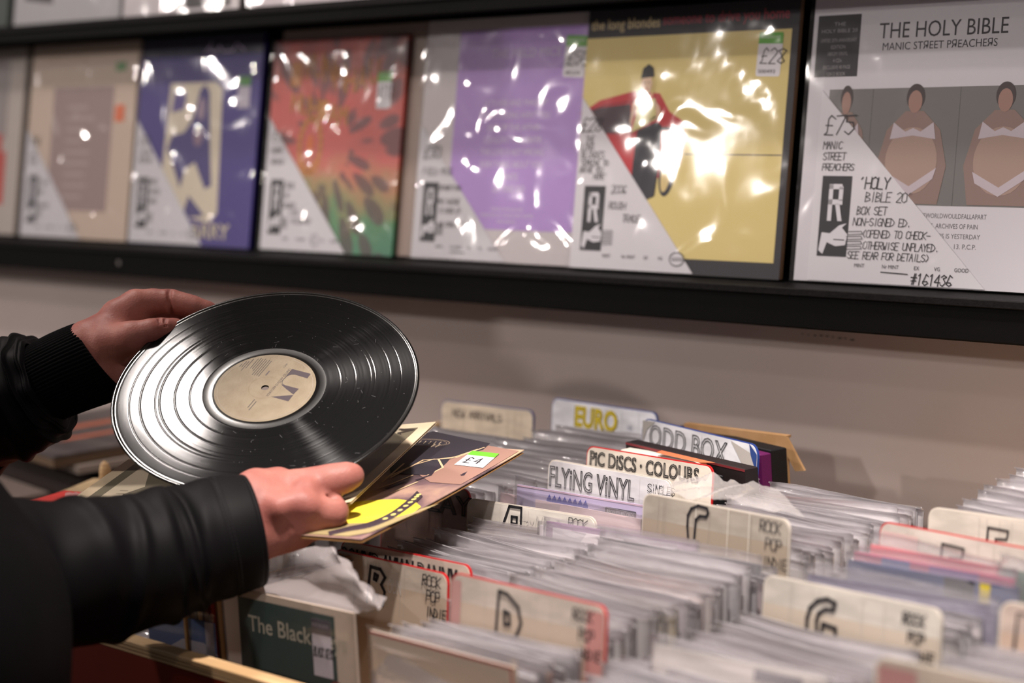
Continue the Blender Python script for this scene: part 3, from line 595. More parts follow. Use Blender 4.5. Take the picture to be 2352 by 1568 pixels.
D_ = [[(0, -3), (.2, 3.2), (1.2, 3.0), (2.5, 1.6), (2.9, -.4), (2.4, -2.2), (1.6, -3.4)], [(.9, .7), (1.5, .5), (1.6, -.9), (1.0, -1.0), (.9, .7)]]
divider((1040, 1312), (1397, 1392), -.461, 'divider card with pinkish ends and a black letter D', many(block(D_, .068, .027, .0062, .0032), hw('ROCK', -.038, .016, .009, .0012), hw('POP', -.030, .031, .009, .0012), hw('INDIE', -.030, .045, .008, .0012),
    lambda p, W, H: (p.rect(.0016, .02, .014, H-.006, (172, 132, 128), 3), p.rect(W-.022, .02, W-.0022, H-.006, (182, 128, 124), 3))), 'red', (194, 182, 172))
G_ = [[(3.2, 1.6), (3.4, 2.8), (2.4, 3.2), (1.2, 2.6), (.3, 1.2), (0, -.6), (0, -2)], [(3.2, 1.6), (2.2, 1.5), (1.4, .6), (1.2, -.6), (1.3, -2.5)], [(1.9, -2.4), (2.0, -.9), (3.6, -1.2), (3.6, -3)]]
divider((1757, 1317), (2168, 1400), -.469, 'cream divider card with a black letter G', many(block(G_, .058, .026, .0050, .0036), hw('ROCK', -.038, .016, .0085, .0014), hw('POP', -.032, .030, .0085, .0014), hw('INDIE', -.032, .043, .008, .0014)), None, (194, 188, 180))
E_ = [[(0, -3), (.3, 2.6), (3.2, 2.4), (3.0, .6), (1.4, .4), (1.5, -.4), (2.6, -2)], [(.3, 2.6), (.2, -3)]]
P2 = atz(2025, 1197, -.459); divider((2135, 1162), (2500, 1212), -.460, 'divider card with an outline letter, farthest back at the right edge of the bin', many(block(E_, .070, .022, .0042, .0016)), None, (206, 198, 188))
divider((2024, 1195), (2415, 1268), -.459, 'divider card with a red left edge and pink tint, with a black outline letter', many(block(E_, .078, .022, .0048, .0018), lambda p, W, H: p.rect(.004, H-.05, .045, H-.008, (196, 168, 164), 2)), 'red', (202, 192, 184))
divider((2300, 1377), (2720, 1455), -.455, 'slanting divider card cut off by the right edge, right of the G card', many(block(E_, .022, .02, .005, .0012)), None, (190, 172, 162))
divider((2012, 1503), (2480, 1600), -.450, 'pink-ended divider card at the bottom right corner of the photo', many(block(E_, .085, .03, .0045, .002), block(E_, .135, .024, .0045, .002), lambda p, W, H: p.rect(.004, H-.05, .036, H-.006, (148, 108, 106), 2)), None, (172, 158, 146))
divider((1105, 1100), (1190, 1052), -.465, 'plain grey divider seen edge on under the big record jacket', lambda p, W, H: None, None, (186, 180, 176), zr=-.462) if False else None
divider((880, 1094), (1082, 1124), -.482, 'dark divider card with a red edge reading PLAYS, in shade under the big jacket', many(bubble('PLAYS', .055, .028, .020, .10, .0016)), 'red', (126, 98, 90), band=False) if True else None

# ------------------------------------------------------------------ singles
singbag = [clear('crinkled_bag_film', (236, 232, 236), body=.48, rough=.09, gloss=.8, bscale=34, bdist=.006, bstr=1, stretch=(.5, 2, 2.5)),
           clear('whitened_bag_film', (234, 230, 234), body=.64, rough=.11, gloss=.8, bscale=30, bdist=.006, bstr=1, stretch=(.5, 2, 2.5))]  # white body of both films stands in for reflections on clear plastic
lightbag = clear('light_bag_film', (234, 230, 234), body=.20, rough=.13, gloss=.7, bscale=26, bdist=.004, bstr=.8, stretch=(.4, 2, 3))
clearbag = clear('clear_front_film', (230, 226, 226), body=.06, rough=.14, gloss=.35, bscale=10, bdist=.004, bstr=.4)
SW, SH = .178, .180
def bag_mesh(k):
    rnd = random.Random(100+k); nx = 16; rows = [0, .10, .150, .166, .176, .182, .186, .1878, .1882]; RY = [0, 0, 0, 0, 0, 0, .0002, -.0010, -.0026]; V = []; F = []
    ph = [(rnd.uniform(15, 45), rnd.uniform(0, 6.3), rnd.uniform(.3, 1)) for _ in range(4)]
    for s, yb in ((0, -.0012), (1, .0030)):
        for j, z in enumerate(rows):
            for i in range(nx+1):
                x = -.003+i/nx*(SW+.006); q = max(0, (z-.14)/.05)
                d = sum(a*sin(f*x+p+(.6 if s else 0)) for f, p, a in ph)*.0009*q*q
                zz = z + (0 if j < len(rows)-3 else .0012*sin(30*x+ph[0][1]+s)) + .004*q*q*sin(9*x+ph[1][1])*(1 if j > 3 else 0)
                e = min(1, min(i, nx-i)/1.5)
                V.append((x, yb*(.4+.6*e)+d*e+(.0 if s == 0 else -.0012*q)+RY[j]*(1+.4*sin(11*x+ph[2][1])), zz))
        n = s*len(rows)*(nx+1)
        for j in range(len(rows)-1):
            for i in range(nx):
                a = n+j*(nx+1)+i; F.append((a, a+1, a+nx+2, a+nx+1))
    m = len(rows)*(nx+1)
    for j in range(len(rows)-1):
        for i in (0, nx): a = j*(nx+1)+i; F.append((a, a+nx+1, a+nx+1+m, a+m))
    me = bpy.data.meshes.new('plastic_bag'); me.from_pydata(V, [], F); me.polygons.foreach_set('use_smooth', [True]*len(F)); me.materials.append(singbag[k % 2]); return me
BAGS = [bag_mesh(k) for k in range(10)]
def sleeve_mesh(rgb, th=.0016, rgb2=None):
    mb = MB().box(0, SW, 0, th, 0, SH-.002); me = bpy.data.meshes.new('record_single'); me.from_pydata(mb.v, [], mb.f)
    me.materials.append(mat('single_%d_%d_%d' % rgb, rgb, .6, .25)); return me
PAL = [((216, 210, 208), 30), ((200, 190, 182), 16), ((222, 214, 218), 18), ((176, 168, 164), 8), ((150, 128, 110), 5), ((60, 54, 62), 6), ((196, 160, 160), 5), ((120, 118, 124), 4), ((170, 54, 50), 2), ((196, 110, 60), 2), ((44, 56, 96), 3), ((90, 120, 90), 2), ((206, 184, 110), 1), ((118, 70, 110), 2)]
SM = [(sleeve_mesh(c), wt) for c, wt in PAL]
NS = 0
def single(x, y, ztop, lean=.13, yaw=0, me=None, label=None, group=None, bag=None, sxs=1, roll=0):
    global NS; NS += 1
    if me is None: me = random.choices([s[0] for s in SM], [s[1] for s in SM])[0]
    o = bpy.data.objects.new('record_single', me); C.objects.link(o)
    o.location = (x, y-SH*sin(lean), ztop-SH*cos(lean)); o.rotation_euler = (-lean, roll, yaw); o.scale = (sxs, 1, 1)
    tag(o, label, 'record', group)
    b = bpy.data.objects.new('plastic_bag', BAGS[bag if bag is not None else random.randrange(10)]); C.objects.link(b); b.parent = o
    return o
ORD = 'first second third fourth fifth sixth seventh eighth ninth tenth eleventh twelfth thirteenth fourteenth fifteenth sixteenth seventeenth eighteenth nineteenth twentieth'.split()
def ordinal(i):
    if i < 20: return ORD[i]
    t = ('twenty', 'thirty', 'forty', 'fifty')[(i+1)//10-2]; u = (i+1) % 10
    return t+'-'+ORD[u-1] if u else t[:-1]+'ieth'
def run(xl, y0, y1, z0, z1, pitch, label, group, lean=.13, jx=.005, jz=.0042, x1=None, yaw=.0):
    z0 -= .012; z1 -= .012
    n = max(1, int(round((y1-y0)/pitch)))
    for i in range(n):
        t = (i+.5)/n; y = y0+t*(y1-y0)+random.uniform(-.25, .25)*pitch
        x = xl+((x1-xl)*t if x1 is not None else 0)+random.uniform(-jx, jx)
        single(x, y, z0+t*(z1-z0)+random.uniform(-jz, jz), lean+random.uniform(-.012, .012), yaw+random.uniform(-.02, .02), label=label % ordinal(n-1-i), group=group, roll=random.uniform(-.016, .016))
G_S = 'bagged singles filed in the bin'
random.seed(21)
P = .0068
run(-2.085, 1.30, 1.74, -.492, -.492, .012, 'bagged single, %s in front of the NEW ARRIVALS card', 'singles in front of the NEW ARRIVALS card')
run(-1.915, 1.50, 1.81, -.492, -.488, .0085, 'bagged single, %s in front of the EURO card', 'singles in front of the EURO card', x1=-1.90)
run(-1.640, 1.290, 1.425, -.500, -.492, P, 'bagged single, %s forward from the A card', 'singles between the A and B cards')
run(-1.650, 1.449, 1.472, -.492, -.490, .0075, 'bagged single, %s in front of the pale pink single behind the A card', 'singles behind the A card')
run(-1.43, 1.455, 1.69, -.482, -.488, P, 'bagged single behind the C card, %s from the back of its row', 'singles behind the C card', x1=-1.47)
run(-1.415, 1.192, 1.418, -.488, -.482, P, 'bagged single, %s forward from the C card', 'singles between the C and D cards', x1=-1.43)
run(-1.405, 1.092, 1.168, -.494, -.492, P, 'bagged single, %s forward from the D card', 'singles in front of the D card')
run(-1.195, 1.355, 1.410, -.490, -.486, P, 'bagged single behind the G card, %s forward from the violet-striped one', 'singles just behind the G card')
run(-1.200, 1.440, 1.492, -.492, -.486, P, 'bagged single in front of the navy single, %s forward', 'singles behind the pink sleeve')
run(-1.205, 1.600, 1.78, -.470, -.448, .011, 'bagged single behind the farthest outline-letter card, %s from the back', 'singles at the back right', x1=-1.21)
run(-1.195, 1.085, 1.328, -.502, -.499, P, 'bagged single, %s forward from the G card', 'singles in front of the G card')
run(-.965, 1.200, 1.345, -.485, -.485, .0085, 'bagged single, %s forward from the slanting card at the right edge', 'singles in the right-hand row')
run(-.965, 1.085, 1.178, -.485, -.485, .011, 'bagged single, %s forward from the pink-ended corner card', 'singles at the front of the right-hand row')
run(-.955, 1.36, 1.60, -.50, -.50, .014, 'bagged single behind the slanting card at the right edge, %s from the back', 'singles at the back of the right-hand row')
run(-1.86, 1.10, 1.25, -.520, -.515, .012, 'bagged single under the forearm, %s from the back', 'singles under the forearm')
# singled out sleeves
def special(tl, tr, z, rgb, label, prn=None, lean=.13, th=.002, mbag=None, group=None, H=.180):
    P1, P2 = atz(*tl, z), atz(*tr, z); W, yaw = frame_between(P1, P2, lean)
    t = MB().box(0, W, 0, th, 0, H).build('record_single', mat('single_%d_%d_%d' % rgb, rgb, .6, .25))
    t.location = (P1[0]+sin(yaw)*H*sin(lean), P1[1]-cos(yaw)*H*sin(lean), z-H*cos(lean)); t.rotation_euler = (-lean, 0, yaw); tag(t, label, 'record', group)
    if prn:
        p = Pr(); prn(p, W, H); p.build('cover_print', t)
    b = bpy.data.objects.new('plastic_bag', BAGS[random.randrange(10)] if mbag is None else BAGS[mbag]); C.objects.link(b); b.parent = t; b.scale = (W/SW, 1, H/SH)
    b.data = b.data.copy(); b.data.materials.clear(); b.data.materials.append(clearbag if lean < .05 or prn and 'RECKLESS' in label else lightbag)
    return t, W
special((1188, 1112), (1478, 1160), -.478, (190, 178, 212), 'lilac single sleeve with a black RECKLESS RECORDS sticker in front of FLYING VINYL', lambda p, W, H: (p.poly([(a+W-.052, b+H-.021) for a, b in rrect(0, 0, .043, .0135, .0015, 3, 'all')], (52, 48, 66), 1), p.text('RECKLESS RECORDS', W-.049, H-.0135, .0038, (214, 210, 222), 2, width=.037), p.text('30 BERWICK ST, LONDON W1', W-.046, H-.0185, .0018, (190, 186, 200), 2, width=.031),
    [p.poly([(.045+i*.0075, H-.010), (.049+i*.0075, H-.0045), (.0525+i*.0075, H-.010), (.05+i*.0075, H-.03), (.045+i*.0075, H-.03)], (74, 76, 160), 1) for i in range(8)], p.rect(0, H-.0016, W, H, (206, 176, 196), 1)), mbag=1)
special((1150, 1131), (1472, 1192), -.490, (222, 196, 200), 'pale pink single sleeve just in front of the lilac one')
special((1240, 1205), (1250+300, 1262), -.487, (222, 214, 218), 'white bagged single standing beside the A card')
special((1255, 1196), (1600, 1252), -.482, (150, 116, 150), 'single with a mauve top edge below the C card', mbag=2)
special((1384, 1236), (1745, 1298), -.484, (58, 58, 66), 'dark-edged single standing below the C card', mbag=3)
special((2000, 1249), (2292, 1302), -.466, (222, 92, 104), 'coral pink single sleeve in the right-hand rows', mbag=4, lean=.2)
special((2302, 1304), (2600, 1360), -.468, (44, 84, 70), 'dark green single sleeve right of the coral pink one', mbag=5, lean=.2)
special((1962, 1266), (2330, 1330), -.472, (188, 66, 110), 'magenta and violet single sleeve in front of the coral pink one', lambda p, W, H: (p.rect(.03, H-.02, .06, H-.001, (70, 90, 160), 1), p.rect(.08, H-.02, .13, H-.001, (120, 60, 150), 1)), mbag=6, lean=.18)
special((1948, 1284), (2340, 1352), -.474, (46, 60, 108), 'navy single sleeve in front of the magenta one', lambda p, W, H: (p.rect(.10, H-.02, .13, H-.0005, (28, 28, 36), 1), p.rect(.135, H-.02, .145, H-.0005, (190, 170, 60), 1)), mbag=7, lean=.16)
special((1855, 1318), (2290, 1392), -.480, (92, 88, 120), 'white bagged single with a dark violet stripe just behind the G card', mbag=8)
special((1500, 1478), (1900, 1560), -.486, (214, 206, 200), 'bagged single with a grey label strip in front of the G card', lambda p, W, H: p.rect(.10, H-.012, .145, H-.003, (104, 96, 104), 1), mbag=1)
fr_t, fr_W = special((850, 1447), (1183, 1533), -.492, (198, 182, 168), 'buff single sleeve with a red top edge, frontmost of the D row', lambda p, W, H: (p.line([(.0, H-.0012), (W-.004, H-.0012), (W-.003, 0)], .0022, (176, 44, 48), 1), p.line([(.02, H-.05), (.03, H-.046), (.04, H-.052), (.05, H-.047), (.065, H-.05), (.08, H-.045), (.10, H-.049), (.13, H-.044)], .0008, (140, 128, 140), 1)), mbag=0, lean=.02)
# THE BLACK KEYS, front of the A row, with its loose bag
def cv_bk(p, W, H):
    p.rect(.0, .0, W-.026, H-.007, (12, 48, 44), 0); p.text('The Black Keys', .016, H-.037, .0155, (176, 168, 150), 1, width=.135, bold=.0004)
    p.rect(.105, H-.064, .131, H-.012, (206, 198, 206), 2); p.rect(.105, H-.026, .131, H-.012, (54, 48, 60), 3); p.text('RECKLESS', .1065, H-.019, .003, (150, 140, 150), 4, width=.022)
    p.hand('BLACK KEYS', .1065, H-.046, .0085, INK, .0011, 4, sx=.28); p.ell(.135, H-.072, .009, .007, (110, 34, 32), 3)
    p.rect(W-.026, 0, W, H, (190, 172, 156), 0)
bk, bkW = special((541, 1350), (812, 1408), -.500, (190, 172, 156), 'dark green THE BLACK KEYS single in a loose clear bag', cv_bk, mbag=2, lean=.02)
# loose open flap of that bag
fk = [(((545, 1340), -.497), ((618, 1283), -.470), ((742, 1252), -.462), ((758, 1256), -.462)), (((600, 1362), -.500), ((660, 1320), -.488), ((775, 1300), -.472), ((800, 1296), -.470)), (((700, 1384), -.501), ((740, 1350), -.493), ((826, 1352), -.482), ((842, 1344), -.48)), (((818, 1410), -.502), ((845, 1400), -.497), ((872, 1400), -.492), ((884, 1376), -.49))]
V = []; F = []
K = np.array([[atz(*p, z) for p, z in r] for r in fk])
cols_ = np.array([resample(K[:, j], 22) for j in range(4)])  # 4 x 22 x 3
rows_ = [resample(cols_[:, i], 12) for i in range(22)]
random.seed(5)
for i in range(22):
    for j in range(12):
        V.append(np.array(rows_[i][j])+np.array([0, 1, .3])*(.0022*sin(i*.9+j*1.3)+.0015*sin(j*2.1-i*.5)))
F = [(i*12+j, (i+1)*12+j, (i+1)*12+j+1, i*12+j+1) for i in range(21) for j in range(11)]
fl = mesh_obj('bag_flap', V, F, clear('soft_bag_film', (214, 206, 208), body=.30, rough=.2, gloss=.45, bscale=30, bdist=.004), bk, True)
fl.matrix_parent_inverse = bk.matrix_basis.inverted()
# sleeve with blue print left of it
special((338, 1400), (490, 1432), -.524, (70, 92, 140), 'blue printed single at the front of the bin, below the forearm', lambda p, W, H: (p.rect(.02, .0, W-.014, H-.030, (170, 160, 168), 1), p.text('YOUTE', .05, H-.044, .011, (90, 88, 120), 2, width=.05), p.rect(W-.012, 0, W, H, (186, 176, 184), 1), p.poly([(.03, H-.03), (.05, H-.02), (.08, H-.02), (.10, H-.03)], (180, 172, 180), 1)), mbag=3, lean=.02)
for k in range(7):
    xs = -1.672+k*.0048; rgb = [(150, 112, 70), (120, 84, 56), (170, 130, 80), (90, 56, 44), (110, 30, 28), (150, 120, 90), (190, 180, 180)][k]
    o = MB().box(0, .0032, 0, .175, 0, .178+.002*(k % 3)).build('record_single', mat('edge_%d_%d_%d' % rgb, rgb, .7, .2)); o.location = (xs, 1.088+.004*k, -.6815); tag(o, '%s narrow sleeve edge of the sideways row left of the dark green single' % ORD[k], 'record', 'sideways sleeves left of the dark green single')
# crumpled empty bag over the C card
def crumple(tl, tr, bl, br, seed, amp, label, n=26, m=16):
    rnd = random.Random(seed); q = [(rnd.uniform(1.5, 6), rnd.uniform(1, 4), rnd.uniform(0, 6)) for _ in range(7)]; V = []
    for i in range(n+1):
        for j in range(m+1):
            u, v = i/n, j/m; P = (np.array(tl)*(1-u)+np.array(tr)*u)*(1-v)+(np.array(bl)*(1-u)+np.array(br)*u)*v
            d = sum(abs(sin(a*u*3+b*v*2+c)) for a, b, c in q)/7
            V.append(P+np.array([0, -.35, 1])*(d-.4)*amp*(4*u*(1-u)*.8+.3))
    F = [(i*(m+1)+j, (i+1)*(m+1)+j, (i+1)*(m+1)+j+1, i*(m+1)+j+1) for i in range(n) for j in range(m)]
    o = mesh_obj('empty_plastic_bag', V, F, clear('crumpled_film', (226, 220, 220), body=.32, rough=.15, gloss=.8, bscale=40, bdist=.003, bstr=.6), None, True); tag(o, label, 'plastic bag'); return o
crumple(atz(1560, 1098, -.452), atz(1790, 1128, -.455), atz(1500, 1136, -.446), atz(1850, 1192, -.456), 4, .022, 'crumpled clear plastic bag lying over the top of the C card')

# ------------------------------------------------------------------ boxes behind
def boxx(tl, tr, z, depth, h, rgb, label, m=None, faces=None, name='boxed_set', lean=0, zr=None):
    P1, P2 = atz(*tl, z), atz(*tr, zr if zr is not None else z); W, yaw = frame_between(P1, P2, 0)
    t = MB().box(0, W, 0, depth, 0, h, .001).build(name, m or mat('box_%d_%d_%d' % rgb, rgb, .5, .35)); t.location = (P1[0], P1[1], z-h); t.rotation_euler = (-lean, 0, yaw); tag(t, label, 'box')
    return t, W
pb, pbW = boxx((1437, 1014), (1711, 1077), -.462, .016, .19, (30, 22, 24), 'black boxed set with an orange picture on its front, before ODD BOX')
p = Pr(); p.poly([(.07, .188), (.145, .188), (.16, .175), (.12, .150), (.06, .150), (.055, .175)], (176, 96, 60), 0); p.poly([(.085, .186), (.12, .186), (.11, .17), (.09, .165)], (216, 146, 100), 1); p.rect(0, .187, pbW, .1895, (120, 44, 48), 0); p.build('front_picture', pb).location = (0, -.0001, 0)
p = Pr(); p.poly([(.075, -.013), (.15, -.013), (.165, -.002), (.07, -.002)], (186, 104, 70), 0); q_ = p.build('lid_picture', pb); q_.rotation_euler = (-pi/2, 0, 0); q_.location = (0, 0, .1902)
boxx((1425, 1032), (1684, 1075), -.466, .014, .185, (214, 206, 196), 'white boxed set standing behind the red-edged PIC DISCS card')
boxx((1490, 1066), (1660, 1092), -.474, .012, .16, (30, 29, 32), 'small black box between the PIC DISCS card and the white box')
def boxy(pr, y, W, yaw, depth, h, rgb, label, name='boxed_set', m=None):
    P = aty(*pr, y); t = MB().box(0, W, 0, depth, 0, h, .001).build(name, m or mat('box_%d_%d_%d' % rgb, rgb, .5, .35)); t.location = (P[0]-W*cos(yaw), P[1]-W*sin(yaw), P[2]-h); t.rotation_euler = (0, 0, yaw); tag(t, label, 'box'); return t, P
pu, Pp = boxy((1748, 1044), 1.728, .185, -.233, .0125, .18, (98, 26, 84), 'purple boxed set lettered SGA 84 on its spine')
p = Pr(); p.text('SGA 84', 0, 0, .0065, (206, 190, 200), 1, width=.026); sp_ = p.build('spine_lettering', pu); sp_.location = (.1853, .0095, .105); sp_.rotation_euler = (0, -pi/2, pi/2)
p = Pr(); p.text('SGA 84', 0, 0, .0065, (206, 190, 200), 1, width=.026); sp_ = p.build('front_lettering', pu); sp_.location = (.181, -.0002, .128); sp_.rotation_euler = (0, -pi/2, 0)
bx2, P8 = boxy((1771, 1034), 1.745, .19, -.233, .020, .19, (22, 22, 26), 'large black box standing behind the purple boxed set')
kt = empty('cardboard_mailer'); tag(kt, 'brown cardboard mailer with folded flaps behind the ODD BOX card', 'cardboard')
kraft = mat('kraft_cardboard', (186, 148, 108), .75, .15, rgb2=(170, 132, 92), nscale=30)
A2 = aty(1806, 1001, 1.785); Wk = .15; kt.location = (A2[0]-Wk, A2[1], A2[2]-.22)
MB().box(0, Wk, .0, .003, 0, .22).build('panel', kraft, kt); MB().box(0, Wk, .003, .008, .2175, .220).build('top_flap', kraft, kt)
v = [(Wk, 0, .219), (Wk+.022, .001, .184), (Wk+.009, .001, .182), (Wk, 0, .198)]; mesh_obj('side_flap', v+[(a, b+.003, c) for a, b, c in v], [(0, 1, 2, 3), (7, 6, 5, 4), (0, 4, 5, 1), (1, 5, 6, 2), (2, 6, 7, 3), (3, 7, 4, 0)], kraft, kt)

# ------------------------------------------------------------------ left background: LP bin with a stack lying on top
def slab(corner, dx, dy, W, D, z0, z1, m, name, label, cat='record', group=None):
    c = np.array(corner); a = np.array(dx); b = np.array(dy); q = [c, c+a*W, c+a*W+b*D, c+b*D]
    V = [(x[0], x[1], z0) for x in q]+[(x[0], x[1], z1) for x in q]
    o = mesh_obj(name, V, [(3, 2, 1, 0), (4, 5, 6, 7), (0, 1, 5, 4), (1, 2, 6, 5), (2, 3, 7, 6), (3, 0, 4, 7)], m); tag(o, label, cat, group); return o
def ang(a): return (cos(a), sin(a))
c0 = atz(122, 1052, -.560); thA = .34
def dirn(p, q, z): d = atz(*q, z)-atz(*p, z); d = d[:2]; return tuple(d/np.linalg.norm(d))
dR = dirn((122, 1052), (400, 1003), -.56); dL = (-dR[1], dR[0]); dF = dirn((122, 1052), (80, 1036), -.56)
dL = (-dR[1], dR[0])
topm = mat('glossy_worn_jacket', (92, 84, 84), .3, .5, rgb2=(60, 54, 56), nscale=6, stretch=(1, 6, 1))
s1 = slab(c0[:2], dR, dL, .315, .315, -.574, -.5625, mat('brown_jacket_edge', (96, 78, 62), .7, .2), 'record_jacket', 'thick record jacket lying flat, topmost but one of the pile at the left')
s0 = slab(c0[:2]+np.array(dR)*.0, dR, dL, .315, .315, -.5622, -.558, topm, 'record_jacket', 'glossy grey and rust patterned record jacket lying on top of the pile at the left')
for k, (a, b, w_) in enumerate(((.10, .02, .18), (.18, .03, .10))):
    q = np.array(c0[:2])+np.array(dR)*.05+np.array(dL)*a; d1 = np.array(dR); d2 = np.array(dL)
    P4 = [q, q+d1*.22, q+d1*.24+d2*b, q+d1*.03+d2*b]; mesh_obj('orange_streak', [(x[0], x[1], -.5577) for x in P4], [(0, 1, 2, 3)], mat('rust_ink', (186, 100, 74), .35, .4), s0)
slab(np.array(c0[:2])+np.array(dR)*.03-np.array(dL)*.012, dR, dL, .315, .30, -.586, -.5755, mat('grey_page_edges', (150, 138, 130), .7, .2), 'record_jacket', 'pale-edged record jacket third from the top of the pile at the left')
random.seed(8)
for k in range(15):
    a = c0[:2]+np.array(dR)*(.004+.0155*k)+np.array([.0, .02]); col = random.choice([(74, 56, 46), (52, 42, 40), (96, 66, 48), (40, 34, 34), (64, 40, 38), (110, 88, 70)])
    slab(a, dR, dL, .006+.004*random.random(), .30, -.90, -.600-.004*random.random(), mat('spine_%d_%d_%d' % col, col, .7, .2), 'record_jacket', 'dark spined record jacket, %s from the left in the far left crate' % ORD[k], group='upright jackets in the far left bin')
a = c0[:2]+np.array(dL)*.01
slab(c0[:2]+np.array((-dF[0]*0, 0))-np.array(dR)*.25, dR, dL, .24, .30, -.90, -.606, mat('far_left_pale', (104, 92, 88), .7, .2), 'record_jacket', 'pale record jacket at the left end of the far left bin')
tb_ = MB().box(-3.7, -2.27, 1.36, 1.97, -1.4, -.932, .002).build('low_counter', mat('dark_counter_wood', (60, 44, 36), .6, .3)); tag(tb_, 'dark low counter carrying the far left crate', 'counter')
lb = empty('wooden_crate', (float(c0[0]), float(c0[1]), -.92)); tag(lb, 'dark wooden crate of upright jackets at the far left', 'crate')
def lbb(n, s0_, s1_, t0, t1, z0, z1):
    q = [np.array(dR)*s+np.array(dL)*t_ for s, t_ in ((s0_, t0), (s1_, t0), (s1_, t1), (s0_, t1))]
    mesh_obj(n, [(x[0], x[1], z0+.92) for x in q]+[(x[0], x[1], z1+.92) for x in q], [(3, 2, 1, 0), (4, 5, 6, 7), (0, 1, 5, 4), (1, 2, 6, 5), (2, 3, 7, 6), (3, 0, 4, 7)], mat('dark_stained_wood', (58, 42, 34), .6, .3), lb)
lbb('base', -.3, .33, -.02, .34, -.93, -.902); lbb('front_board', -.3, .33, -.03, -.012, -.92, -.70); lbb('back_board', -.3, .33, .335, .35, -.92, -.66); lbb('end_board', .33, .345, -.03, .35, -.92, -.66)

# ================================================================== BIG JACKET, INNER SLEEVE
def jacketmat():
    m = bpy.data.materials.new('painted_sleeve_art'); m.use_nodes = True; N = m.node_tree.nodes; L = m.node_tree.links; b = N['Principled BSDF']; b.inputs['Roughness'].default_value = .38
    tc = N.new('ShaderNodeTexCoord'); mp = N.new('ShaderNodeMapping'); L.new(tc.outputs['Object'], mp.inputs[0]); mp.inputs['Scale'].default_value = (1, 1, 1)
    n = N.new('ShaderNodeTexNoise'); n.inputs['Scale'].default_value = 9; n.inputs['Detail'].default_value = 6; n.inputs['Distortion'].default_value = .8; L.new(mp.outputs[0], n.inputs['Vector'])
    r = N.new('ShaderNodeValToRGB'); e = r.color_ramp.elements; e[0].position = .30; e[0].color = lin((46, 40, 46))+(1,); e[1].position = .62; e[1].color = lin((206, 172, 140))+(1,)
    q = e.new(.42); q.color = lin((112, 88, 92))+(1,); q = e.new(.50); q.color = lin((160, 128, 118))+(1,)
    L.new(n.outputs['Fac'], r.inputs[0]); L.new(r.outputs[0], b.inputs['Base Color']); return m
nearR, farR = np.array([-1.532, 1.191, -.453]), np.array([-1.636, 1.488, -.436])
ev = farR-nearR; ev[2] = 0; ev /= np.linalg.norm(ev); lv = np.array([-ev[1], ev[0], 0])
# local frame: origin near-right corner, u = away (along right edge), v = leftwards
def curved(u, v, W=.318):
    """surface height: the jacket sags at its middle right edge and rises to the left"""
    s = u/W; z = nearR[2]*(1-s)+farR[2]*s-.002*4*s*(1-s)+.004*v/W
    P = nearR*(1-s)+farR*s; return np.array([P[0]+lv[0]*v, P[1]+lv[1]*v, z])
jt = empty('record_jacket', tuple(nearR)); tag(jt, 'big record jacket with yellow disc and film strip lying across the singles', 'record')
def sheet(name, fn, nu, nv, U, Vv, th, m, parent, origin):
    V = []; 
    for s in (0, 1):
        for i in range(nu+1):
            for j in range(nv+1):
                P = fn(U*i/nu, Vv*j/nv)-origin; V.append((P[0], P[1], P[2]-th*s))
    k = (nu+1)*(nv+1); F = []
    for i in range(nu):
        for j in range(nv):
            a = i*(nv+1)+j; F.append((a, a+nv+1, a+nv+2, a+1)); F.append((k+a, k+a+1, k+a+nv+2, k+a+nv+1))
    for i in range(nu):
        for j in (0, nv): a = i*(nv+1)+j; F.append((a, a+nv+1, a+nv+1+k, a+k))
    for j in range(nv):
        for i in (0, nu): a = i*(nv+1)+j; F.append((a, a+1, a+1+k, a+k))
    return mesh_obj(name, V, F, m, parent)
tanedge = mat('tan_card_edge', (156, 116, 72), .6, .3)
sheet('top_panel', lambda u, v: curved(u, v), 24, 12, .318, .315, .0008, jacketmat(), jt, nearR)
sheet('bottom_panel', lambda u, v: curved(u, v)-np.array([0, 0, .0025]), 24, 12, .316, .314, .0010, tanedge, jt, nearR)
class PrC(Pr):
    def __init__(s, fn, off, step=.00012): super().__init__(); s.fn = fn; s.off = off; s.step = step
    def _p(s, x, y, l): P = s.fn(x, y); return (P[0], P[1], P[2]+s.off+s.step*(l+1))
def jl(x, y): # x along left, y away ; print axes: right = +x in view
    return curved(y, x)-nearR
pj = PrC(lambda x, y: jl(x, y), .0003)
pxj = lambda px, py: (lambda P: (float((P-nearR)@lv), float((P-nearR)@ev)))(atz(px, py, -.4525+.017*max(0, min(1, (1232-py)/200))))
def PJ(pts): return [pxj(*q) for q in pts]
def fine(pts, k=6):
    out = []
    for (a, b), (c, d) in zip(pts, pts[1:]+pts[:1]): out += [(a+(c-a)*i/k, b+(d-b)*i/k) for i in range(k)]
    return out
pj.poly(fine(PJ([(1195, 1033), (1060, 1105), (990, 1100), (960, 1080), (1040, 1030), (1100, 1020)]), 3), (150, 116, 104), 0)
pj.poly(fine(PJ([(1130, 1020), (1095, 1045), (1050, 1050), (985, 1085), (900, 1080), (880, 1020), (1000, 1000)]), 3), (46, 42, 50), 1)
for q in ([(1100, 1030), (1040, 1048), (975, 1052), (900, 1090)], [(1000, 1050), (955, 1062), (890, 1090)], [(1050, 1045), (1010, 1050), (1020, 1068), (985, 1085)], [(950, 1085), (900, 1105), (870, 1115)], [(1115, 1027), (1050, 1047)], [(960, 1100), (900, 1125)], [(930, 1060), (880, 1100)]):
    pj.line(PJ(q), .0022, (206, 176, 140), 2)
for q in ([(1010, 1062), (990, 1085), (960, 1095)], [(930, 1100), (890, 1115)], [(1080, 1068), (1065, 1085), (1050, 1078)]): pj.line(PJ(q), .0035, (50, 40, 50), 2)
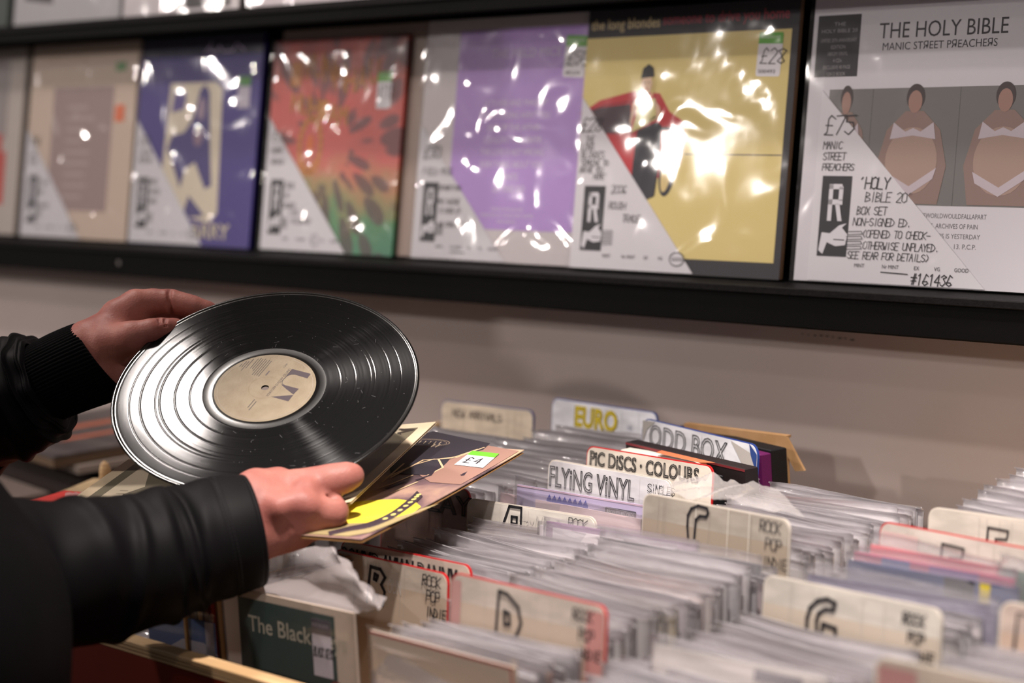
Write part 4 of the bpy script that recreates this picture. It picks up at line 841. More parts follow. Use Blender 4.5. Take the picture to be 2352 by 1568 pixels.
# yellow disc
pj.poly(PJ([(790, 1200), (775, 1170), (790, 1150), (850, 1143), (915, 1140), (955, 1146), (968, 1158), (950, 1172), (890, 1190), (840, 1198)]), (226, 202, 62), 3)
pj.poly(PJ([(700, 1226), (760, 1198), (850, 1196), (935, 1176), (975, 1160), (1010, 1150), (900, 1200), (850, 1222), (800, 1232)]), (150, 134, 96), 2)
# film strip curve with holes
st = resample([(755, 1226), (800, 1214), (850, 1203), (900, 1180), (935, 1155), (956, 1137), (966, 1127)], 30)
for a, b in zip(st, st[1:]):
    n_ = np.array([-(b-a)[1], (b-a)[0]]); n_ = n_/np.linalg.norm(n_)*(5+4*(a[0]-742)/224)
    pj.poly(PJ([tuple(a+n_), tuple(b+n_), tuple(b-n_), tuple(a-n_)]), (58, 46, 54), 4)
for k in range(13, 29, 2): 
    c = pxj(*st[k]); pj.ell(c[0], c[1], .0022, .0035, (222, 206, 120), 5, 10)
# oval badge, far edge
c = pxj(985, 1019)
pj.line([(c[0]+.026*cos(a), c[1]+.013*sin(a)) for a in [2*pi*i/24 for i in range(25)]], .0007, (170, 150, 130), 3)
pj.line([(c[0]+.023*cos(a), c[1]+.0105*sin(a)) for a in [2*pi*i/24 for i in range(25)]], .0005, (170, 150, 130), 3)
for k in range(6): pj.line([(c[0]-.016+k*.006, c[1]-.004), (c[0]-.014+k*.006, c[1]+.005)], .0009, (190, 170, 146), 3)
pj.line([(c[0]-.012, c[1]-.004), (c[0]-.013, c[1]-.014)], .0012, (190, 170, 146), 3); pj.line([(c[0]-.018, c[1]-.004), (c[0]-.018, c[1]-.014)], .0012, (190, 170, 146), 3)
pj.build('cover_print', jt)
ps = PrC(lambda x, y: jl(x, y), .0003)
Q = PJ([(1046, 1063), (1112, 1070), (1150, 1040), (1088, 1034)])
ps.poly(Q, (222, 222, 226), 7); q0, q1, q2, q3 = [np.array(a) for a in Q]
ps.poly([tuple(q3), tuple(q2), tuple(q2*.72+q1*.28), tuple(q3*.72+q0*.28)], (104, 186, 48), 8)
def PSQ(a, b): return tuple((q0*(1-a)+q1*a)*(1-b)+(q3*(1-a)+q2*a)*b)
for part in ('45 26 15 11 00 40;03 33', '30 36 02 42'):
    o_ = .18 if part[0] == '4' else .50
    for s_ in part.split(';'): ps.line([PSQ(o_+int(g[0])/4*.2, .2+int(g[1])/6*.36) for g in s_.split()], .0016, INK, 9)
st_ = ps.build('price_sticker', jt); st_['label'] = 'white and green price sticker reading 4 pounds'
# inner sleeve
nR, fR = atz(795, 1162, -.4400), atz(1002, 968, -.4100)
ie = fR-nR; ie[2] = 0; ie /= np.linalg.norm(ie); il = np.array([-ie[1], ie[0], 0])
def isl(u, v): s = u/.27; P = nR*(1-s)+fR*s; return np.array([P[0]+il[0]*v, P[1]+il[1]*v, P[2]-.006*sin(pi*v/.3)-.004*v/.3])
it = empty('inner_sleeve', tuple(nR)); tag(it, 'cream printed paper inner sleeve lying under the held record', 'record sleeve')
cream = mat('cream_paper', (222, 204, 176), .6, .25, rgb2=(212, 192, 162), nscale=20)
sheet('paper', isl, 16, 16, .27, .30, .0006, cream, it, nR); sheet('back_paper', lambda u, v: isl(u, v)-np.array([0, 0, .002]), 10, 10, .271, .301, .0005, cream, it, nR)
pi_ = PrC(lambda x, y: isl(y, x)-nR, .0002)
pi_.poly(fine([(.014, .018), (.286, .018), (.286, .252), (.014, .252)], 8), (112, 104, 86), 0)
pi_.poly(fine([(.026, .028), (.274, .028), (.274, .242), (.026, .242)], 8), (206, 192, 168), 1)
for k in range(7): pi_.poly(fine([(.030, .075+.026*k), (.044, .075+.026*k), (.044, .095+.026*k), (.030, .095+.026*k)], 1), (176, 164, 142), 2)
for k in range(26): pi_.line([(.17, .04+k*.009), (.262, .04+k*.009)], .0016, (150, 138, 116), 2)
for k, ch in enumerate('AGOLV'): 
    for s_ in ST[ch].split(';'): pi_.line([(.020-int(g[1])/6*.009, .030+.011*k+int(g[0])/4*.008) for g in s_.split()], .0018, (226, 216, 196), 2)
pi_.line([(.02, .205), (.03, .236), (.018, .244), (.034, .250)], .006, (58, 50, 44), 2)
pi_.build('print', it)
# left-hand paper scraps in the shade behind the forearm
def paper(tl, W, D, yaw, z, rgb, name, label, cat):
    P = atz(*tl, z); o = MB().box(0, W, -D, 0, 0, .0012).build(name, mat('paper_%d_%d_%d' % rgb, rgb, .6, .3, rgb2=tuple(int(v*.85) for v in rgb), nscale=30)); o.location = tuple(P); o.rotation_euler = (.04, -.03, yaw); tag(o, label, cat); return o
paper((215, 1100), .22, .2, .35, -.512, (176, 152, 118), 'record_sleeve', 'tan sleeve lying behind the forearm at the left', 'record')
o = paper((150, 1128), .13, .10, .1, -.49, (186, 48, 44), 'record_sleeve', 'glossy red sleeve in clear film behind the forearm', 'record')
crumple(atz(150, 1133, -.483), atz(240, 1136, -.483), atz(150, 1160, -.48), atz(250, 1160, -.48), 9, .008, 'small crumpled clear bag on the red sleeve behind the forearm', 14, 8)
wt = empty('wooden_peg'); wt.location = tuple(atz(245, 1120, -.512)); tag(wt, 'small rounded wooden peg standing behind the held record', 'peg')
pv, pf = tube([(0, 0, z) for z in (0, .004, .02, .028, .032)], [(.007, .007), (.008, .008), (.007, .007), (.005, .005), (.001, .001)], 16, cap=True, rot0=(0, 1, 0)); mesh_obj('peg_body', pv, pf, ply, wt, True)

# ================================================================== HELD RECORD
RC = np.array([-1.746, 1.2532, -.3438]); RN = np.array([.3595, -.365, .8588]); RN /= np.linalg.norm(RN)
def rec(px, py): d = ray(px, py); return d*((RC@RN)/(d@RN))
ra_ = rec(613, 907)-rec(665, 847); ra_ = ra_/np.linalg.norm(ra_); rb_ = np.cross(RN, ra_)   # reading direction of the label, and its up
vr = empty('vinyl_record'); vr.matrix_world = Matrix(((ra_[0], rb_[0], RN[0], RC[0]), (ra_[1], rb_[1], RN[1], RC[1]), (ra_[2], rb_[2], RN[2], RC[2]), (0, 0, 0, 1)))
tag(vr, 'black vinyl record held up in both hands, cream label', 'record')
def vinylmat():
    m = bpy.data.materials.new('black_grooved_vinyl'); m.use_nodes = True; N = m.node_tree.nodes; L = m.node_tree.links; N.remove(N['Principled BSDF'])
    df = N.new('ShaderNodeBsdfDiffuse'); df.inputs[0].default_value = (.006, .006, .0065, 1)
    tg = N.new('ShaderNodeTangent'); tg.direction_type = 'RADIAL'; tg.axis = 'Z'
    tc = N.new('ShaderNodeTexCoord'); le = N.new('ShaderNodeVectorMath'); le.operation = 'LENGTH'; L.new(tc.outputs['Object'], le.inputs[0])
    cb = N.new('ShaderNodeCombineXYZ'); L.new(le.outputs['Value'], cb.inputs[0]); nz = N.new('ShaderNodeTexNoise'); nz.inputs['Scale'].default_value = 300; nz.inputs['Detail'].default_value = 4; L.new(cb.outputs[0], nz.inputs['Vector'])
    def gl(dist, col, r0, r1, an):
        g = N.new('ShaderNodeBsdfAnisotropic'); g.distribution = dist; g.inputs['Color'].default_value = (col, col, col*1.02, 1); g.inputs['Anisotropy'].default_value = an
        mr = N.new('ShaderNodeMapRange'); L.new(nz.outputs['Fac'], mr.inputs[0]); mr.inputs[1].default_value = .3; mr.inputs[2].default_value = .7; mr.inputs[3].default_value = r0; mr.inputs[4].default_value = r1
        L.new(mr.outputs[0], g.inputs['Roughness']); L.new(tg.outputs[0], g.inputs['Tangent']); return g
    g1 = gl('BECKMANN', .017, .088, .108, .10); g2 = gl('BECKMANN', .0045, .24, .38, .72)
    a1 = N.new('ShaderNodeAddShader'); a2 = N.new('ShaderNodeAddShader'); L.new(df.outputs[0], a1.inputs[0]); L.new(g1.outputs[0], a1.inputs[1]); L.new(a1.outputs[0], a2.inputs[0]); L.new(g2.outputs[0], a2.inputs[1])
    L.new(a2.outputs[0], N['Material Output'].inputs[0]); return m
vin = vinylmat(); vsm = mat('smooth_black_vinyl', (9, 9, 10), .14, .6)
prof = [(.0037, .0009), (.0500, .0009), (.0512, .0006), (.0540, .0006), (.0600, .0007)]
gaps = [.0735, .0885, .1035, .1075, .1225, .1330]
r = .0605
lo_ = list(gaps)
while r < .1455:
    g = [q for q in lo_ if abs(q-r) < .0007]
    if g: prof += [(g[0]-.0006, .00075), (g[0]-.0003, .00063), (g[0]+.0003, .00063), (g[0]+.0006, .00075)]; r = g[0]+.0015; lo_.remove(g[0])
    else: prof.append((r, .00075)); r += .0013
prof += [(.1462, .0007), (.1475, .0008), (.1485, .00125), (.1496, .0014), (.1506, .0011), (.1510, .0003), (.1508, -.0004), (.1496, -.0012), (.1475, -.0008), (.10, -.0008), (.0037, -.0009), (.0037, .0009)]
NSG = 288; V = []; F = []
for (rr, zz) in prof:
    for j in range(NSG):
        th = 2*pi*j/NSG; V.append((rr*cos(th), rr*sin(th), zz+.00028*sin(2*th+.6)*(rr/.15)**2+.00012*sin(5*th)*(rr/.15)**2))
for i in range(len(prof)-1):
    for j in range(NSG): F.append((i*NSG+j, (i+1)*NSG+j, (i+1)*NSG+(j+1) % NSG, i*NSG+(j+1) % NSG))
dsc = mesh_obj('disc', V, F, [vin, vsm], vr, True)
for pz in dsc.data.polygons:
    i = pz.index//NSG; rm = prof[i][0]
    if rm < .0595 or rm >= .1462: pz.material_index = 1
# label
V = []; F = []; rl = [.0038, .0155, .0160, .0165, .030, .0465, .0500]; zl = [.00105, .00105, .00095, .00105, .00105, .00105, .00098]
for rr, zz in zip(rl, zl): V += [(rr*cos(2*pi*j/96), rr*sin(2*pi*j/96), zz) for j in range(96)]
F = [(i*96+j, (i+1)*96+j, (i+1)*96+(j+1) % 96, i*96+(j+1) % 96) for i in range(6) for j in range(96)]
lbl = mesh_obj('label', V, F, mat('cream_label_paper', (142, 129, 108), .5, .2, rgb2=(133, 119, 98), nscale=60, bump=.3, bscale=500), vr); lbl['label'] = 'cream centre label with grey UA logo'
class PrZ(Pr):
    def _p(s, x, y, l): return (x, y, .00108+.00002*(l+1))
pl = PrZ()
def L2(px, py): P = rec(px, py)-RC; return (float(P@ra_), float(P@rb_))
def cr(x, y): return L2(470+x/7.84, 790+y/7.84)
lg = (62, 50, 58)
pl.poly([cr(*q) for q in [(1582, 463), (1915, 550), (1852, 632), (1632, 566), (1570, 565), (1520, 578), (1470, 605), (1520, 530)]], lg, 1)
pl.line([cr(*q) for q in [(1480, 600), (1425, 650), (1400, 690), (1402, 730), (1440, 752)]], .0004, lg, 1)
pl.poly([cr(*q) for q in [(1370, 705), (1395, 740), (1480, 762), (1700, 820), (1600, 922), (1480, 830), (1400, 760)]], lg, 1)
pl.poly([cr(*q) for q in [(1200, 962), (1600, 930), (1510, 1045)]], lg, 1)
pl.line([cr(1575, 470), cr(1370, 710)], .0004, lg, 1)
a0 = cr(1530, 455); a1 = cr(1110, 950)
wdt = math.hypot(a1[0]-a0[0], a1[1]-a0[1]); rot_ = math.atan2(a1[1]-a0[1], a1[0]-a0[0])
pl.text('UNITED ARTISTS RECORDS', a0[0], a0[1]-.0005, .0026, lg, 1, width=wdt, rot=rot_)
b0 = cr(1475, 365); pl.text('SIDE 2', b0[0], b0[1], .0017, (84, 74, 78), 1, rot=rot_)
random.seed(12)
gy = (80, 70, 66); base = np.array(cr(1215, 310)); dr = np.array([cos(rot_), sin(rot_)]); dn = np.array([sin(rot_), -cos(rot_)])
for k in range(17):
    x = 0 if k < 7 else -.001; s = base+dn*(.00235*k+(.002 if k > 6 else 0)); ext = 15 if k in (0, 1, 2, 3, 8) else 11
    q = s+dr*random.uniform(0, .002); n_ = 0
    while n_ < ext*.0016:
        ln = random.uniform(.0008, .0028); a = q+dr*n_; 
        rr_ = np.hypot(*(a+dr*ln))
        if rr_ < .046 and rr_ > .006: pl.line([tuple(a), tuple(a+dr*ln)], .0008, gy, 1)
        n_ += ln+.0005
c1 = cr(1165, 505); pl.line([c1, tuple(np.array(c1)+dr*.006)], .0014, (84, 74, 78), 1)
for (x, y, ln) in ((900, 1015, .012), (930, 1050, .013)): c1 = cr(x, y); pl.line([c1, tuple(np.array(c1)+dr*ln)], .0010, gy, 1)
pl.line([(.0472*cos(a), .0472*sin(a)) for a in np.linspace(math.atan2(cr(1600, 275)[1], cr(1600, 275)[0]), math.atan2(cr(900, 265)[1], cr(900, 265)[0])+2*pi*0, 20)], .0005, (150, 138, 126), 1)
pl.build('label_print', lbl)
# scratches and dust
ps_ = PrZ(); random.seed(31)
for k in range(150):
    a = random.uniform(0, 2*pi); q = random.uniform(.056, .146); x, y = q*cos(a), q*sin(a); b = random.uniform(0, pi); ln = random.choice([.0004, .0004, .0004, .0006, .003, .005])
    ps_.line([(x, y), (x+ln*cos(b), y+ln*sin(b))], .00028 if ln < .001 else .00014, (120, 120, 122), 1)
ps_.v = [(x, y, z-.00018) for x, y, z in ps_.v]
sco = ps_.build('dust_and_scratches', vr); sco['kind'] = 'stuff'

# ================================================================== PERSON
def skinmat():
    m = bpy.data.materials.new('skin'); m.use_nodes = True; N = m.node_tree.nodes; L = m.node_tree.links; b = N['Principled BSDF']
    b.inputs['Roughness'].default_value = .52; b.inputs['Specular IOR Level'].default_value = .28; b.inputs['Subsurface Weight'].default_value = .18
    b.inputs['Subsurface Radius'].default_value = (.010, .003, .0015); b.inputs['Subsurface Scale'].default_value = .5
    tc = N.new('ShaderNodeTexCoord'); n = N.new('ShaderNodeTexNoise'); n.inputs['Scale'].default_value = 28; n.inputs['Detail'].default_value = 4; L.new(tc.outputs['Object'], n.inputs['Vector'])
    r = N.new('ShaderNodeValToRGB'); r.color_ramp.elements[0].position = .3; r.color_ramp.elements[0].color = lin((136, 80, 74))+(1,); r.color_ramp.elements[1].position = .7; r.color_ramp.elements[1].color = lin((164, 106, 96))+(1,)
    L.new(n.outputs['Fac'], r.inputs[0]); L.new(r.outputs[0], b.inputs['Base Color'])
    n2 = N.new('ShaderNodeTexNoise'); n2.inputs['Scale'].default_value = 420; n2.inputs['Detail'].default_value = 3; L.new(tc.outputs['Object'], n2.inputs['Vector'])
    n3 = N.new('ShaderNodeTexVoronoi'); n3.inputs['Scale'].default_value = 520; L.new(tc.outputs['Object'], n3.inputs['Vector'])
    ad = N.new('ShaderNodeMath'); ad.operation = 'ADD'; L.new(n2.outputs['Fac'], ad.inputs[0]); L.new(n3.outputs['Distance'], ad.inputs[1])
    bp = N.new('ShaderNodeBump'); bp.inputs['Strength'].default_value = .22; bp.inputs['Distance'].default_value = .0006; L.new(ad.outputs[0], bp.inputs['Height']); L.new(bp.outputs[0], b.inputs['Normal'])
    return m
skin = skinmat()
def A3(px, py, t): return atd(px, py, t)
def pxm(t): return t/FPX
def chain(pts, **k):
    out = []
    for (p, q) in zip(pts, pts[1:]): out.append((p[0], q[0], p[1], q[1])+tuple(k.get('kk', ())))
    return out
def J(px, py, t, r): return (A3(px, py, t), r*t/FPX)     # r in photo pixels
# --- far (left) hand
far = []
far += chain([J(120, 880, 2.27, 66), J(225, 838, 2.262, 62)]); far += [(*[J(205, 790, 2.262, 58)[0], J(255, 775, 2.27, 55)[0]], .0255, .024)]
far += [(J(215, 850, 2.262, 0)[0], J(286, 872, 2.262, 0)[0], .0250, .020)]
far += [(J(250, 770, 2.27, 0)[0], J(300, 730, 2.285, 0)[0], .0250, .0185)]          # palm, index side
far += [(J(250, 800, 2.275, 0)[0], J(320, 775, 2.292, 0)[0], .0250, .020)]
far += [(J(255, 835, 2.275, 0)[0], J(330, 815, 2.296, 0)[0], .0250, .019)]
far += [(J(262, 866, 2.268, 0)[0], J(335, 850, 2.292, 0)[0], .0220, .016)]
# thenar and thumb
far += chain([J(248, 790, 2.250, 50), J(300, 776, 2.240, 36), J(345, 762, 2.242, 27), J(372, 757, 2.251, 24.5), J(400, 757, 2.262, 23), J(432, 760, 2.272, 18)])
# fingers: index, middle, ring, little
far += chain([J(268, 722, 2.275, 36), J(312, 698, 2.285, 31), J(352, 693, 2.29, 27), J(392, 692, 2.29, 25.5), J(424, 699, 2.288, 22.5), J(448, 705, 2.287, 21), J(478, 713, 2.288, 18), J(492, 716, 2.288, 14)])
far += chain([J(300, 742, 2.295, 32), J(360, 728, 2.312, 25), J(402, 730, 2.312, 23), J(440, 736, 2.306, 21), J(476, 746, 2.302, 17)])
far += chain([J(310, 780, 2.298, 30), J(368, 770, 2.318, 24), J(408, 774, 2.314, 21), J(440, 784, 2.306, 17)])
far += chain([J(320, 822, 2.292, 27), J(368, 816, 2.308, 21), J(402, 822, 2.300, 18), J(426, 832, 2.292, 14)])
def ring(px, py, t, r, ax, ra=.0009, span=1.3, dr_=(1, 0)):
    c = A3(px, py, t); a = Rv*ax[0]+Uv*ax[1]; a /= np.linalg.norm(a); u_ = np.cross(Fv, a); u_ /= np.linalg.norm(u_)
    P = [c+(u_*sin(q)-Fv*cos(q))*(r+ra*.55) for q in np.linspace(-span, span, 9)]
    return [(P[i], P[i+1], ra, ra, .0015) for i in range(8)]
carvef = ring(368, 757, 2.250, .0107, (1, 0), .0019) + ring(381, 757, 2.253, .0105, (1, 0), .0017) + ring(393, 692, 2.29, .0113, (1, .05), .0021, 1.4)
Vf, Ff = sdf_mesh(far, .00165, .0075, carvef)
# --- near (right) hand
near = []
near += [(J(520, 1200, 2.005, 0)[0], J(590, 1150, 2.030, 0)[0], .0240, .0240), (J(520, 1230, 2.0, 0)[0], J(590, 1222, 2.022, 0)[0], .0240, .0250)]
near += [(J(580, 1130, 2.030, 0)[0], J(690, 1120, 2.045, 0)[0], .0200, .0165), (J(585, 1165, 2.022, 0)[0], J(695, 1160, 2.030, 0)[0], .0225, .0170),
         (J(590, 1205, 2.020, 0)[0], J(682, 1196, 2.024, 0)[0], .0235, .0165), (J(598, 1240, 2.022, 0)[0], J(660, 1226, 2.026, 0)[0], .0185, .0160)]
near += chain([J(690, 1122, 2.042, 40), J(728, 1112, 2.042, 37), J(762, 1103, 2.042, 34), J(786, 1098, 2.044, 30), J(803, 1093, 2.046, 27), J(812, 1091, 2.047, 22)])   # index
near += chain([J(695, 1165, 2.028, 38), J(735, 1172, 2.026, 35), J(764, 1176, 2.030, 33)]); near += chain([J(764, 1176, 2.030, 33), J(766, 1172, 2.050, 29), J(748, 1166, 2.064, 26)])
near += chain([J(680, 1205, 2.024, 36), J(715, 1208, 2.030, 30), J(732, 1206, 2.036, 27), J(730, 1200, 2.054, 24), J(712, 1190, 2.064, 22)])
near += chain([J(655, 1232, 2.026, 32), J(684, 1232, 2.036, 26), J(695, 1226, 2.048, 23), J(690, 1216, 2.060, 20)])
near += chain([J(590, 1120, 2.046, 46), J(640, 1112, 2.060, 36), J(690, 1118, 2.070, 27), J(725, 1122, 2.074, 24), J(752, 1124, 2.074, 18)])     # thumb, behind
# knuckles
near += [(J(640, 1165, 2.004, 0)[0], J(692, 1148, 2.012, 0)[0], .010, .010, .014), (J(700, 1124, 2.024, 0)[0], J(706, 1123, 2.024, 0)[0], .0085, .0085, .010), (J(700, 1164, 2.010, 0)[0], J(706, 1164, 2.010, 0)[0], .0085, .0085, .010)]
carven = [(J(742, 1148, 2.026, 0)[0], J(775, 1140, 2.026, 0)[0], .0024, .0020, .006)]
Vn, Fn = sdf_mesh(near, .00165, .0075, carven)
# --- trunk, neck, head and arms (mostly outside the frame), coarse
PB = np.array([-1.606, .883, -.45]); fw = np.array([.40, .917, 0]); rt = np.array([.917, -.40, 0]); upv = np.array([0, 0, 1.])
def B(r_, f_, u_): return PB+rt*r_+fw*f_+upv*u_
elbN = A3(-230, 1420, 1.83); elbF = A3(-170, 1000, 2.30)
shN = B(.06, -.26, .36); shF = B(-.28, -.20, .36)
HEADC = B(-.13, -.10, .575)
trunk = [(B(-.02, -.11, -.10), B(-.12, -.17, .08), .11, .11), (B(-.14, -.17, .10), B(-.08, -.20, .24), .095, .085, .015), (shN, shF, .030, .030, .015), (B(-.12, -.20, .30), B(-.13, -.14, .48), .058, .056),
         (shN, elbN, .030, .034, .008), (elbN, A3(500, 1200, 1.985), .036, .024, .012), (shF, elbF, .030, .032, .008), (elbF, A3(120, 880, 2.27), .034, .022, .012)]
trunk += [(HEADC+np.array([0, 0, .03]), HEADC+fw*.02+np.array([0, 0, .03]), .092, .088), (HEADC+fw*.035-upv*.06, HEADC+fw*.06-upv*.075, .060, .042), (HEADC+fw*.105+upv*.0, HEADC+fw*.122-upv*.022, .009, .013, .01),
          (HEADC+rt*.08-upv*.01, HEADC+rt*.085-upv*.035, .012, .010, .006), (HEADC-rt*.08-upv*.01, HEADC-rt*.085-upv*.035, .012, .010, .006), (HEADC+fw*.098-upv*.058-rt*.018, HEADC+fw*.098-upv*.058+rt*.018, .007, .007, .006),
          (HEADC+fw*.092+upv*.028-rt*.045, HEADC+fw*.092+upv*.028+rt*.045, .008, .008, .01)]
carvh = [(HEADC+fw*.112+upv*.010+rt*.032, HEADC+fw*.112+upv*.010+rt*.036, .014, .014, .008), (HEADC+fw*.112+upv*.010-rt*.032, HEADC+fw*.112+upv*.010-rt*.036, .014, .014, .008)]
Vt, Ft = sdf_mesh(trunk, .0075, .03, carvh)
person = empty('person', tuple(B(0, -.1, -.95))); person.location.z = -1.4; PL = np.array(person.location)
tag(person, 'person in a black bomber jacket and dark trousers holding a record over the bin', 'person')
Vall = np.concatenate([Vf, Vn, Vt])-PL; Fall = np.concatenate([Ff, Fn+len(Vf), Ft+len(Vf)+len(Vn)])
body = mesh_obj('body', Vall, Fall, skin, person, True); body['label'] = 'bare hands, wrists, neck and face'
md = body.modifiers.new('smooth', 'SMOOTH'); md.factor = .5; md.iterations = 3
for s in (-1, 1):
    c = HEADC+fw*.098+upv*.010+rt*.034*s-PL; V, F = tube([c+upv*(.012*cos(a)) for a in np.linspace(0, pi, 9)], [(max(.0005, .012*sin(a)),)*2 for a in np.linspace(0, pi, 9)], 14, rot0=(1, 0, 0)); mesh_obj('eye', V, F, mat('eye_white', (220, 214, 208), .2, .5), person, True)
hV, hF = sdf_mesh([(HEADC-fw*.01+upv*.055, HEADC+fw*.03+upv*.06, .088, .080), (HEADC-fw*.03-upv*.02, HEADC-fw*.03+upv*.03, .085, .09)], .006, .02, [(HEADC+fw*.12-upv*.05, HEADC+fw*.10+upv*.03, .075, .06, .02)])
mesh_obj('hair', hV-PL, hF, mat('brown_hair', (48, 34, 26), .6, .3, bump=.8, bscale=120), person, True)
# clothing
nylon = mat('black_nylon', (12, 10, 13), .58, .08, bump=.25, bscale=38, rgb2=(9, 8, 10), nscale=20)
knit = mat('black_rib_knit', (9, 9, 10), .9, .05, bump=.5, bscale=900)
jk = MB(); 
jV, jF = sdf_mesh([(B(0, -.10, -.20), B(0, -.12, -.02), .15, .15), (B(0, -.12, -.02), B(-.14, -.18, .16), .15, .14), (B(-.14, -.18, .16), B(-.14, -.20, .28), .14, .13), (B(-.12, -.13, -.16), B(-.16, -.16, .2), .13, .13), (shN, shF, .085, .085), (B(-.12, -.2, .36), B(-.12, -.16, .43), .09, .08),
                  (shN, shN*.45+elbN*.55, .085, .078), (shF, shF*.4+elbF*.6, .085, .075)], .008, .04)
rng = np.random.RandomState(3); dq = np.zeros(len(jV))
for _ in range(7):
    kx = rng.uniform(-22, 22, 3)*np.array([1, 1, 1.6]); dq += np.sin(jV@kx+rng.uniform(0, 6))*.0018
cen = np.array([PB[0], PB[1]-.1, 0]); dd = (jV-cen)*np.array([1, 1, 0]); dd /= np.linalg.norm(dd, axis=1)[:, None]
jacket = mesh_obj('bomber_jacket', jV+dd*dq[:, None]-PL, jF, nylon, person, True); jacket['label'] = 'black nylon bomber jacket with ribbed cuffs'
# near sleeve
KN = [(*shN, .085, .080), (*(shN*.5+elbN*.5+np.array([0, 0, -.01])), .082, .080), (*elbN, .078, .085), (*A3(-60, 1352, 1.88), .0735, .078), (*A3(60, 1330, 1.915), .0695, .074), (*A3(180, 1312, 1.942), .0640, .070), (*A3(300, 1290, 1.968), .0600, .067), (*A3(380, 1268, 1.985), .0580, .064), (*A3(460, 1246, 1.996), .0560, .062), (*A3(530, 1228, 2.004), .0540, .058), (*A3(578, 1218, 2.010), .0515, .054)]
NR = resample(KN, 170)
def foldn(s, th):
    # s 0..1 along; deeper compression folds near the elbow side, smooth at the cuff
    d = 0
    for (c_, w_, a_, ph, tw) in ((.50, .018, .0042, 0.3, .020), (.575, .014, .0050, 1.9, .03), (.655, .018, .0052, 4.2, .026), (.735, .013, -.0050, .6, .035), (.755, .010, .0040, 3.6, .03), (.69, .03, .003, 2.6, .05)):
        q = (s-c_-tw*sin(th+ph))/w_; d += a_*math.exp(-q*q)*(.55+.45*cos(th-ph))
    d += .0022*sin(3*th+9*s)*(1-s)+.0016*sin(38*s+2*th)*(1 if s < .8 else max(0, 1-(s-.8)/.06)); 
    for c_, a_ in ((.868, -.0012), (.985, -.0010), (.875, .0006)): d += a_*math.exp(-((s-c_)/.0035)**2)
    return d
V, F = tube([p[:3] for p in NR], [(p[3], p[4]) for p in NR], 96, foldn)
V = [v-PL for v in V]
# turned-in hem
n = 96; last = V[-n:]; cen = sum(last)/n; T_ = (NR[-1][:3]-NR[-4][:3]); T_ /= np.linalg.norm(T_)
for k, (s_, o_) in enumerate(((.985, .0018), (.955, .001), (.93, -.004), (.86, -.016), (.60, -.03))):
    V += [cen+(v-cen)*s_+T_*o_ for v in last]; b0_ = len(V)-2*n
    F += [(b0_+j, b0_+(j+1) % n, b0_+n+(j+1) % n, b0_+n+j) for j in range(n)]
sl = mesh_obj('near_sleeve', V, F, nylon, jacket, True); sl['label'] = 'near black nylon sleeve with stitched cuff'
# stitch line
def ringpts(idx, off): 
    base_ = idx*96; return [V[base_+j]+(V[base_+j]-(NR[idx][:3]-PL))/np.linalg.norm(V[base_+j]-(NR[idx][:3]-PL))*off for j in range(96)]
SV = []; SF = []
for idx in (147, 149):
    rp = ringpts(idx, .0003)
    for j in range(0, 96):
        a, b = rp[j], rp[(j+1) % 96]; a, b = a*.85+b*.15, a*.2+b*.8; u_ = (b-a); u_ /= np.linalg.norm(u_); w_ = T_*.00035; nn = np.cross(u_, T_)*.0004
        k0 = len(SV); SV += [a-w_, b-w_, b+w_, a+w_, a+nn, b+nn]; SF += [(k0, k0+1, k0+5, k0+4), (k0+3, k0+2, k0+5, k0+4)]
st2 = mesh_obj('cuff_stitching', SV, SF, mat('stitch_thread', (34, 32, 36), .6, .3), jacket); st2['kind'] = 'stuff'
# far sleeve: puffy body, then ribbed cuff
KF = [(*shF, .085, .08), (*(shF*.5+elbF*.5), .08, .08), (*elbF, .075, .08), (*A3(-90, 960, 2.30), .066, .07), (*A3(-20, 930, 2.29), .062, .066), (*A3(40, 912, 2.285), .060, .062), (*A3(85, 890, 2.28), .057, .058), (*A3(104, 880, 2.277), .050, .05), (*A3(112, 876, 2.276), .042, .042)]
FR = resample(KF, 110)
def foldf(s, th):
    d = 0
    for (c_, w_, a_, ph, tw) in ((.60, .02, .006, .3, .03), (.68, .016, .006, 2.2, .03), (.75, .014, .0065, 1.2, .03), (.82, .012, .006, 3.4, .02), (.885, .010, .0055, .9, .014), (.93, .010, .0045, 2.4, .012)):
        q = (s-c_-tw*sin(th*1.0+ph))/w_; d += a_*math.exp(-q*q)*(.6+.4*cos(2*th-ph))
    return d+.0022*sin(5*th+20*s)*(.4+.6*s)+.0016*sin(9*th-7*s)*s
V, F = tube([p[:3]-PL for p in FR], [(p[3], p[4]) for p in FR], 96, foldf); fs = mesh_obj('far_sleeve', V, F, nylon, jacket, True)
KC = [(*A3(92, 886, 2.278), .0405, .041), (*A3(130, 868, 2.274), .0425, .040), (*A3(175, 848, 2.270), .0435, .039), (*A3(215, 832, 2.267), .0440, .037), (*A3(236, 824, 2.266), .0435, .036)]
CR = resample(KC, 34)
def ribs(s, th): return .0010*abs(sin(34*th))-.0004+.0012*sin(3*th+5*s)*(1-s)
V, F = tube([p[:3]-PL for p in CR], [(p[3], p[4]) for p in CR], 560, ribs, rot0=Uv*.75+Rv*(-.66))
n = 560; T2 = (CR[-1][:3]-CR[-3][:3]); T2 /= np.linalg.norm(T2)
for i in range(34):
    c_ = CR[i][:3]-PL; q = max(0, i/33-.3)/.7
    for j in range(n): V[i*n+j] = V[i*n+j]-T2*(.34*q*float((V[i*n+j]-c_)@Uv))
last = V[-n:]; cen = sum(last)/n
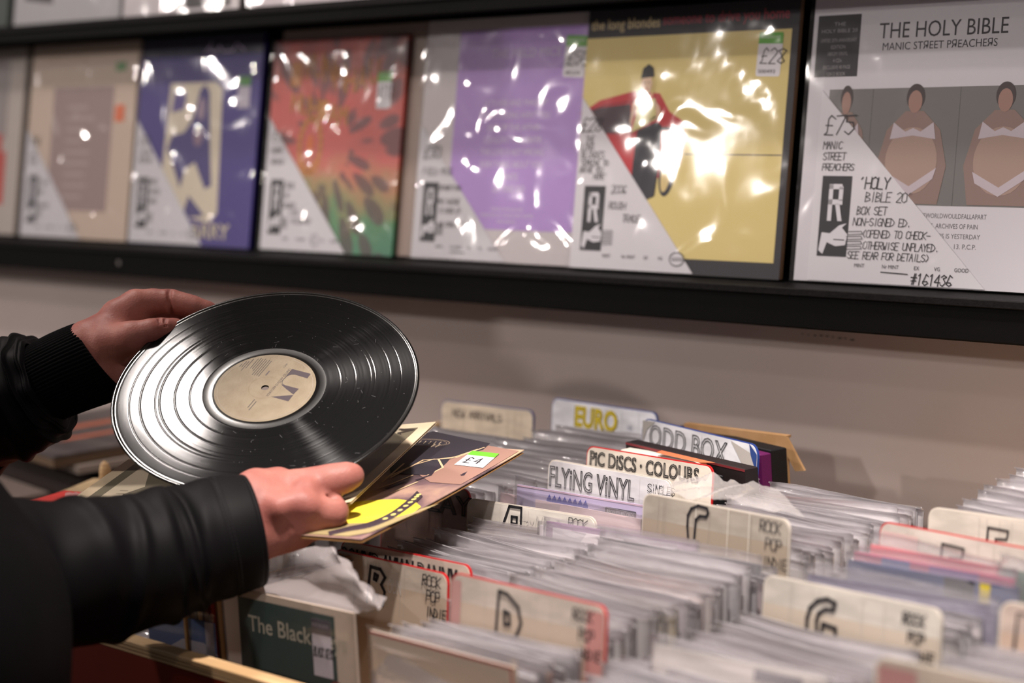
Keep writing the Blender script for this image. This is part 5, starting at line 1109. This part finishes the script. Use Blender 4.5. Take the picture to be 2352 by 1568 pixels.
for s_, o_ in ((.97, .0014), (.93, .0004), (.90, -.004), (.8, -.02)):
    V += [cen+(v-cen)*s_+T2*o_ for v in last]; b0_ = len(V)-2*n; F += [(b0_+j, b0_+(j+1) % n, b0_+n+(j+1) % n, b0_+n+j) for j in range(n)]
rc_ = mesh_obj('ribbed_cuff', V, F, knit, jacket, True); rc_['label'] = 'black ribbed knit cuff'
# trousers and shoes
tV, tF = sdf_mesh([(B(-.07, -.10, -.22), B(.07, -.10, -.22), .13, .13), (B(-.09, -.10, -.25), B(-.10, -.09, -.55), .088, .065), (B(-.10, -.09, -.55), B(-.11, -.12, -.89), .063, .055), (B(.09, -.10, -.25), B(.10, -.09, -.55), .088, .065), (B(.10, -.09, -.55), B(.11, -.12, -.89), .063, .055)], .009, .03)
mesh_obj('trousers', tV-PL, tF, mat('dark_trousers', (16, 16, 19), .75, .2), person, True)
for s in (-1, 1):
    sV, sF = sdf_mesh([(B(.11*s, -.15, -.895), B(.12*s, .02, -.905), .042, .036), (B(.12*s, .02, -.91), B(.12*s, .06, -.915), .036, .03)], .006, .02); sV[:, 2] = np.maximum(sV[:, 2], -1.399); mesh_obj('shoe', sV-PL, sF, mat('black_shoe_leather', (20, 18, 18), .4, .4), person, True)
# zip on the open jacket front
_d = jV@Fv; _px = CX+FPX*(jV@Rv)/_d; _py = CY-FPX*(jV@Uv)/_d
def onjacket(x, y):
    m = np.where(np.hypot(_px-x, _py-y) < 14)[0]
    return jV[m[np.argmin(_d[m])]]-Fv*.002 if len(m) else None
ZP = [q for q in (onjacket(58+.36*k, 1060+2.4*k) for k in range(0, 44)) if q is not None]; MBz = MB()
for q in ZP: MBz.box(q[0]-PL[0]-.0015, q[0]-PL[0]+.0015, q[1]-PL[1]-.0012, q[1]-PL[1]+.0012, q[2]-PL[2]-.0005, q[2]-PL[2]+.0005)
z_ = MBz.build('zip_teeth', mat('dark_brass', (70, 58, 44), .35, .5, metal=.8), jacket); z_['kind'] = 'stuff'
print('singles', NS)
